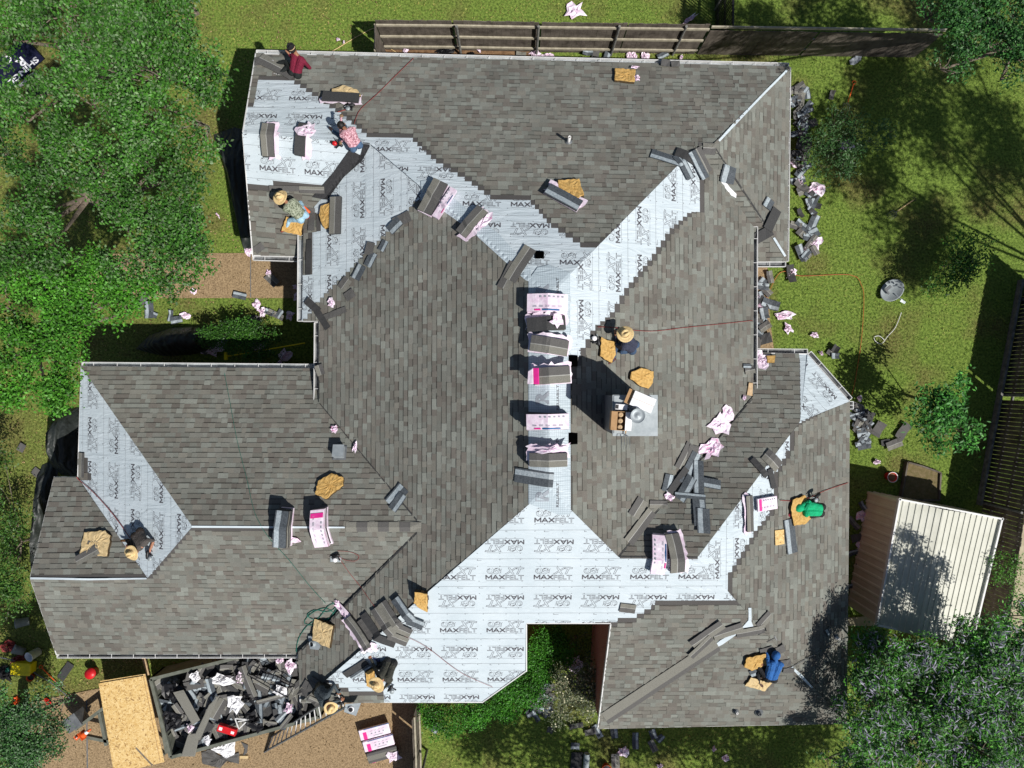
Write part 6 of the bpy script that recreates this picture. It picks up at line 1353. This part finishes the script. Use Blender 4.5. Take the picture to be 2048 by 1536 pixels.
def tree(name, blobs, z, dens, L, W, pal, label, cat='tree', trunk=None, group=None, sig=.12, twigs=7, spikes=None, tr=.16, flat=.55, upb=.8, world=False, cl_per=60, bough=.42):
    bl = []
    for b in blobs:
        if world: c = Vector(b[:3]); r = b[3]
        else: zz = z + (b[3] if len(b) > 3 else 0); c = P(b[0], b[1], zz); r = b[2] * (H - zz) / F
        bl.append((c, r))
    m = sum((c for c, r in bl), Vector()) / len(bl); base = Vector((m.x, m.y, 0)) if trunk is None else Vector(trunk)
    o = empty(name, base, label, cat, group); o['_w'] = tuple(base); vs = []; cs = []; cl_all = []
    for c, r in bl:
        # boughs: each blob carries several leafy boughs, each bough several leaf sprays, so gaps stay between them
        nc = max(3, int(r * r * dens)); nb = max(2, int((r / bough) ** 2 * 1.5)); th = rng.uniform(0, 2 * np.pi, nb); rr = np.sqrt(rng.uniform(0, 1, nb)) * r * .92
        bc = np.c_[np.cos(th) * rr, np.sin(th) * rr, np.sqrt(np.clip(1 - (rr / r) ** 2, 0, 1)) * r * flat + rng.normal(size=nb) * .16 * r] + np.array(c)
        w = rng.uniform(.4, 1.6, nb); idx = rng.choice(nb, nc, p=w / w.sum()); t2 = rng.uniform(0, 2 * np.pi, nc); r2 = np.sqrt(rng.uniform(0, 1, nc)) * bough
        cl = bc[idx] + np.c_[np.cos(t2) * r2, np.sin(t2) * r2, np.sqrt(np.clip(1 - (r2 / bough) ** 2, 0, 1)) * bough * .6]; cl_all.append(cl); bt = rng.uniform(.72, 1.2, nb)[idx]
        for k in range(nc):
            q = cl_per; p = cl[k] + rng.normal(size=(q, 3)) * np.array([sig, sig, sig * .5]); tone = bt[k] * rng.uniform(.85, 1.15); pc = np.array(pal)[rng.integers(0, len(pal), q)] * (tone * rng.uniform(.7, 1.3, q))[:, None]
            v, cc = leafmesh(p, L, W, pc, upb); vs.append(v); cs.append(cc)
    fast_mesh('crown', np.concatenate(vs), np.concatenate(cs), M['leaf'], o, tuple(m))
    if spikes:
        n = spikes[0]; sv = []; sc = []
        allc = np.concatenate(cl_all); pk = allc[rng.integers(0, len(allc), n)]; pos = pk + rng.normal(size=(n, 3)) * sig * .9; pos[:, 2] += .13; d = rng.normal(size=(n, 3)); d[:, 2] = np.abs(d[:, 2]) * .5
        v, cc = leafmesh(pos, spikes[1], spikes[2], np.array(spikes[3]) * rng.uniform(.6, 1.3, n)[:, None], .4, d); fast_mesh('flower_spikes', v, cc, M['leaf'], o, tuple(m))
    mb = MB(); top = Vector((base.x * .6 + m.x * .4, base.y * .6 + m.y * .4, m.z * .5)); mb.tube([base, (base + top) / 2 + Vector((.05, .03, 0)), top], [tr * 1.3, tr, tr * .85], 10); mb.build('trunk', M['bark'], o, smooth=True)
    mb = MB(); rnd = random.Random(len(blobs))
    for (c, r), cl in zip(bl, cl_all):
        mid = (top + c) / 2 + Vector((rnd.uniform(-.3, .3), rnd.uniform(-.3, .3), -.1)) * min(1, r); cc = c + Vector((0, 0, r * flat * .2)); mb.tube([top, mid, cc], [tr * .45, tr * .3, tr * .16], 6)
        for k in range(min(twigs, len(cl))):
            e = Vector(cl[k]) + Vector((0, 0, .06)); h_ = (cc + e) / 2 + Vector((rnd.uniform(-.12, .12), rnd.uniform(-.12, .12), .05)); mb.tube([cc, h_, e], [tr * .12, tr * .08, .005], 5)
    mb.build('branches', M['bark'], o, smooth=True); return o
OAK = [(.038,.135,.014),(.055,.18,.017),(.03,.095,.014),(.08,.21,.035),(.13,.21,.09)]
tree('oak_tree', [(45,40,80),(150,35,70),(250,50,75),(345,45,75),(400,30,50),(250,150,70),(335,165,75),(405,185,70),(450,150,55),(330,250,65),(190,215,70),(110,190,40),(420,255,42),(60,245,50),(15,80,55),(165,95,35)], 6.6, 58, .085, .052, OAK, 'large glossy green oak at the top left, partly over the dark banner', trunk=P(200,150), group='oaks in the front yard')
tree('oak_tree', [(30,320,65),(120,330,75),(215,345,65),(310,345,70),(385,345,60),(300,430,65),(385,430,60),(60,420,60),(120,480,50),(300,510,65),(370,520,60),(400,480,45),(40,520,70),(240,400,55)], 6.2, 58, .085, .052, OAK, 'middle oak of the left yard, reaching over the front path', trunk=P(190,400), group='oaks in the front yard')
tree('oak_tree', [(170,560,65),(255,570,50),(310,560,35),(100,590,60),(30,620,60),(180,640,65),(260,625,35),(120,690,60),(40,710,70),(165,720,38),(95,770,58),(150,790,30,-1),(40,790,45)], 5.6, 60, .085, .052, [(.055,.21,.015),(.08,.27,.02),(.04,.14,.013),(.1,.28,.035)], 'lower oak with the brightest green tips, above the lower left wing', trunk=P(90,680), group='oaks in the front yard')
tree('street_tree', [(35,1410,40),(95,1430,42),(30,1460,60),(90,1480,50),(130,1400,22),(30,1520,55)], 2.9, 110, .075, .045, [(.045,.14,.03),(.07,.19,.045),(.14,.22,.12),(.035,.09,.03)], 'grey green small leaved tree at the bottom left corner', trunk=P(40,1440))
tree('shade_tree', [(1890,40,50),(1950,30,55),(2020,40,60),(1960,100,50),(2030,120,50),(1900,100,35),(1880,140,22),(2000,160,20),(2060,60,70),(1850,40,22)], 6.3, 70, .09, .04, [(.03,.12,.025),(.05,.16,.03),(.07,.2,.045),(.022,.075,.02)], 'dark green tree at the top right corner', trunk=P(2040,110))
tree('shade_tree', [(18.2,5,8,1.5),(16.4,2.6,7.5,1.2),(18.5,.2,8,1.5),(20.5,3.2,8.5,1.8),(16.6,5.8,7,1.1),(19.8,7.4,8,1.5),(15.2,8.4,7,1.1),(17.4,9.6,8,1.2),(15.0,4.4,7,.8)], 8, 34, .14, .08, OAK, 'tree beyond the right edge whose shade dapples the lawn', trunk=(23,-1,0), world=True, sig=.3, tr=.12, twigs=2)
tree('shade_tree', [(3.5,-14.6,6,1.3),(6,-15.2,6.2,1.2),(8.6,-14.4,6,1.2),(11,-15,6.3,1.5),(13.6,-14.2,6,1.4),(12.5,-16.3,6.5,1.2)], 6, 34, .14, .08, OAK, 'tree beyond the bottom edge whose shade darkens the lower lawn', trunk=(9,-18,0), world=True, sig=.3, tr=.12, twigs=2)
tree('flowering_tree', [(1735,1255,36,-.6),(1915,1240,22),(2000,1230,40),(2050,1290,50),(1760,1310,58),(1845,1310,52),(1940,1300,60),(2020,1330,50),(1735,1390,55),(1820,1395,62),(1915,1395,66),(2010,1420,60),(1755,1475,58),(1850,1490,60),(1955,1500,62),(2040,1510,50),(1690,1500,28,-.8),(1655,1515,16,-1),(1720,1540,40),(1760,1350,60,-1.4),(1880,1350,65,-1.4),(1990,1380,65,-1.4),(1780,1460,60,-1.4),(1900,1460,65,-1.4),(2010,1480,60,-1.4),(1930,1290,40,-1.3)], 3.9, 85, .115, .04, [(.075,.27,.03),(.11,.35,.04),(.055,.18,.03),(.14,.24,.11),(.045,.14,.025)], 'purple flowering bushy tree filling the bottom right corner', trunk=P(1850,1420), spikes=(5200, .19, .032, (.30,.29,.37)), sig=.12, flat=.7, upb=.7, bough=.36)
SH = 'shrubs on the lawn'
tree('shrub', [(1645,290,32),(1680,335,40),(1650,340,25),(1735,285,25),(1700,275,25),(1665,255,18)], .9, 95, .11, .038, [(.035,.1,.025),(.04,.1,.025),(.07,.14,.05)], 'loose leafy shrub holding a pink wrapper on the right lawn', 'shrub', group=SH, tr=.03, sig=.13, cl_per=26)
tree('shrub', [(1905,510,35),(1930,480,26),(1925,550,35),(1890,560,28),(1950,520,22)], .8, 90, .1, .045, [(.05,.17,.02),(.09,.24,.03),(.03,.09,.02)], 'bright green shrub in the upper right shade', 'shrub', group=SH, tr=.03, sig=.13, cl_per=26)
tree('small_tree', [(1893,835,34),(1870,865,24),(1908,858,24),(1835,812,20),(1895,770,15),(1860,800,16)], 1.8, 105, .16, .06, [(.05,.2,.03),(.08,.27,.04),(.035,.13,.025)], 'broad leaved small tree casting a round shadow on the right lawn', trunk=P(1868,815), tr=.05, sig=.14, cl_per=34)
tree('shrub', [(1985,1160,26),(2015,1125,26),(2000,1140,24)], 1.6, 60, .07, .035, [(.06,.18,.02),(.1,.26,.03)], 'bright green shrub beyond the shed by the right fence', 'shrub', tr=.03, sig=.1, cl_per=34)
tree('hedge', [(1085,1268,26),(1110,1300,28),(1090,1330,28),(1065,1350,28),(1035,1372,26),(1005,1392,26),(975,1412,24),(940,1424,22),(905,1434,20),(875,1440,18),(1070,1290,26),(860,1425,16),(1060,1380,14),(990,1370,24),(1030,1345,26),(1115,1330,18)], .55, 330, .06, .042, [(.045,.19,.014),(.065,.24,.018),(.035,.14,.014)], 'bright green curved hedge wrapping the pale felt corner', 'hedge', tr=.03, sig=.09, twigs=2, cl_per=40)
tree('shrub', [(1150,1385,42),(1130,1370,25),(1170,1400,28),(1160,1350,22),(1125,1400,22)], 1.1, 150, .09, .026, [(.13,.16,.09),(.17,.2,.12),(.09,.12,.06),(.3,.32,.2)], 'pale grey green shrub with cream flowers in the courtyard mouth', 'shrub', tr=.03, sig=.11, spikes=(350, .06, .05, (.6,.58,.38)), cl_per=36)
tree('hedge', [(440,668,20),(462,672,24),(488,680,24),(512,690,26),(538,692,20),(470,655,18),(545,670,14)], .7, 200, .065, .04, [(.04,.13,.015),(.06,.17,.02),(.03,.09,.015)], 'short green hedge between the netting and the rubbish bag', 'hedge', tr=.03, sig=.09, twigs=2, cl_per=40)
tree('shrub', [(10,905,40),(5,975,35),(25,1040,35),(0,1110,40),(15,1180,42),(40,1200,30),(15,1240,26)], 1.2, 90, .085, .045, [(.03,.09,.015),(.05,.14,.02),(.09,.17,.03)], 'dark patchy shrubs along the left edge', 'shrub', tr=.04, sig=.13, cl_per=36)
tree('shrub', [(1105,1280,20),(1165,1300,25),(1185,1270,18)], .5, 60, .1, .03, [(.03,.07,.03),(.05,.1,.05)], 'dim fern in the dark courtyard', 'shrub', tr=.02, sig=.12, cl_per=24)
# grass blades over the lawn sheet: nobody could count them
n = 230000; X = rng.uniform(-17, 17, n); Y = rng.uniform(-13, 13, n)
pxx = X * F / H + 1024; pyy = 768 - Y * F / H
def inbox(x0, y0, x1, y1): return (pxx > x0) & (pxx < x1) & (pyy > y0) & (pyy < y1)
bad = inbox(540,180,1500,1290) | inbox(590,120,1520,600) | inbox(150,506,640,598) | inbox(1240,800,1600,1400) | inbox(200,800,700,1260) | ((pxx < 842) & (pyy > 1395 + (330 - np.minimum(pxx, 330)) * .16 - 40) & (pxx > 140) & (pyy > 1352)) | inbox(60,1405,842,1600) | inbox(764,82,1062,140) | inbox(1480,525,1548,705) | ((pxx > 2010) & (pyy > 1050))
X = X[~bad]; Y = Y[~bad]; n = len(X)
d1 = np.sin(X * .9 + 1.7 * np.sin(Y * .6)) * np.sin(Y * 1.1 + 1.3 * np.sin(X * .7)) + rng.normal(size=n) * .45 + np.clip((-9 - X) / 8, 0, 1) * .5 + ((X < 6) & (Y > 9)) * .75 - ((X > 5) & (Y < 9) & (Y > -9.5)) * .4 + ((X < 7) & (Y > 9)) * .4 + ((Y < -9.6) & (X > -3)) * .8
dry = np.clip(d1, 0, 1)[:, None]
cg = (np.array([[.165,.275,.04]]) * (1 - dry) + np.array([[.46,.40,.13]]) * dry) * rng.uniform(.55, 1.5, n)[:, None]
keep = rng.uniform(size=n) > np.clip(d1 - .5, 0, .6)
dd = rng.normal(size=(n, 3)); dd[:, 2] = np.abs(dd[:, 2]) * .8 + .2
v, cc = leafmesh(np.c_[X, Y, np.full(n, .03)][keep], .085, .014, cg[keep], .3, dd[keep]); gr = fast_mesh('grass', v, cc, M['blade']); tag(gr, 'short green and straw coloured lawn grass', 'grass', None, 'stuff')
n = 5000; X = rng.uniform(-17, -4, n); Y = rng.uniform(-12.5, 12.6, n); pxx = X * F / H + 1024; pyy = 768 - Y * F / H
ok = ~(inbox(540,180,1500,1290) | inbox(200,760,700,1290)); n = ok.sum(); v, cc = leafmesh(np.c_[X, Y, np.full(len(X), .05)][ok], .07, .035, np.array([[.32,.22,.11]]) * rng.uniform(.5, 1.5, n)[:, None], 1.5); lf = fast_mesh('fallen_leaves', v, cc, M['blade']); tag(lf, 'scattered tan fallen leaves under the oaks', 'leaf litter', None, 'stuff')
for o in bpy.data.objects:
    if '_w' in o: del o['_w']
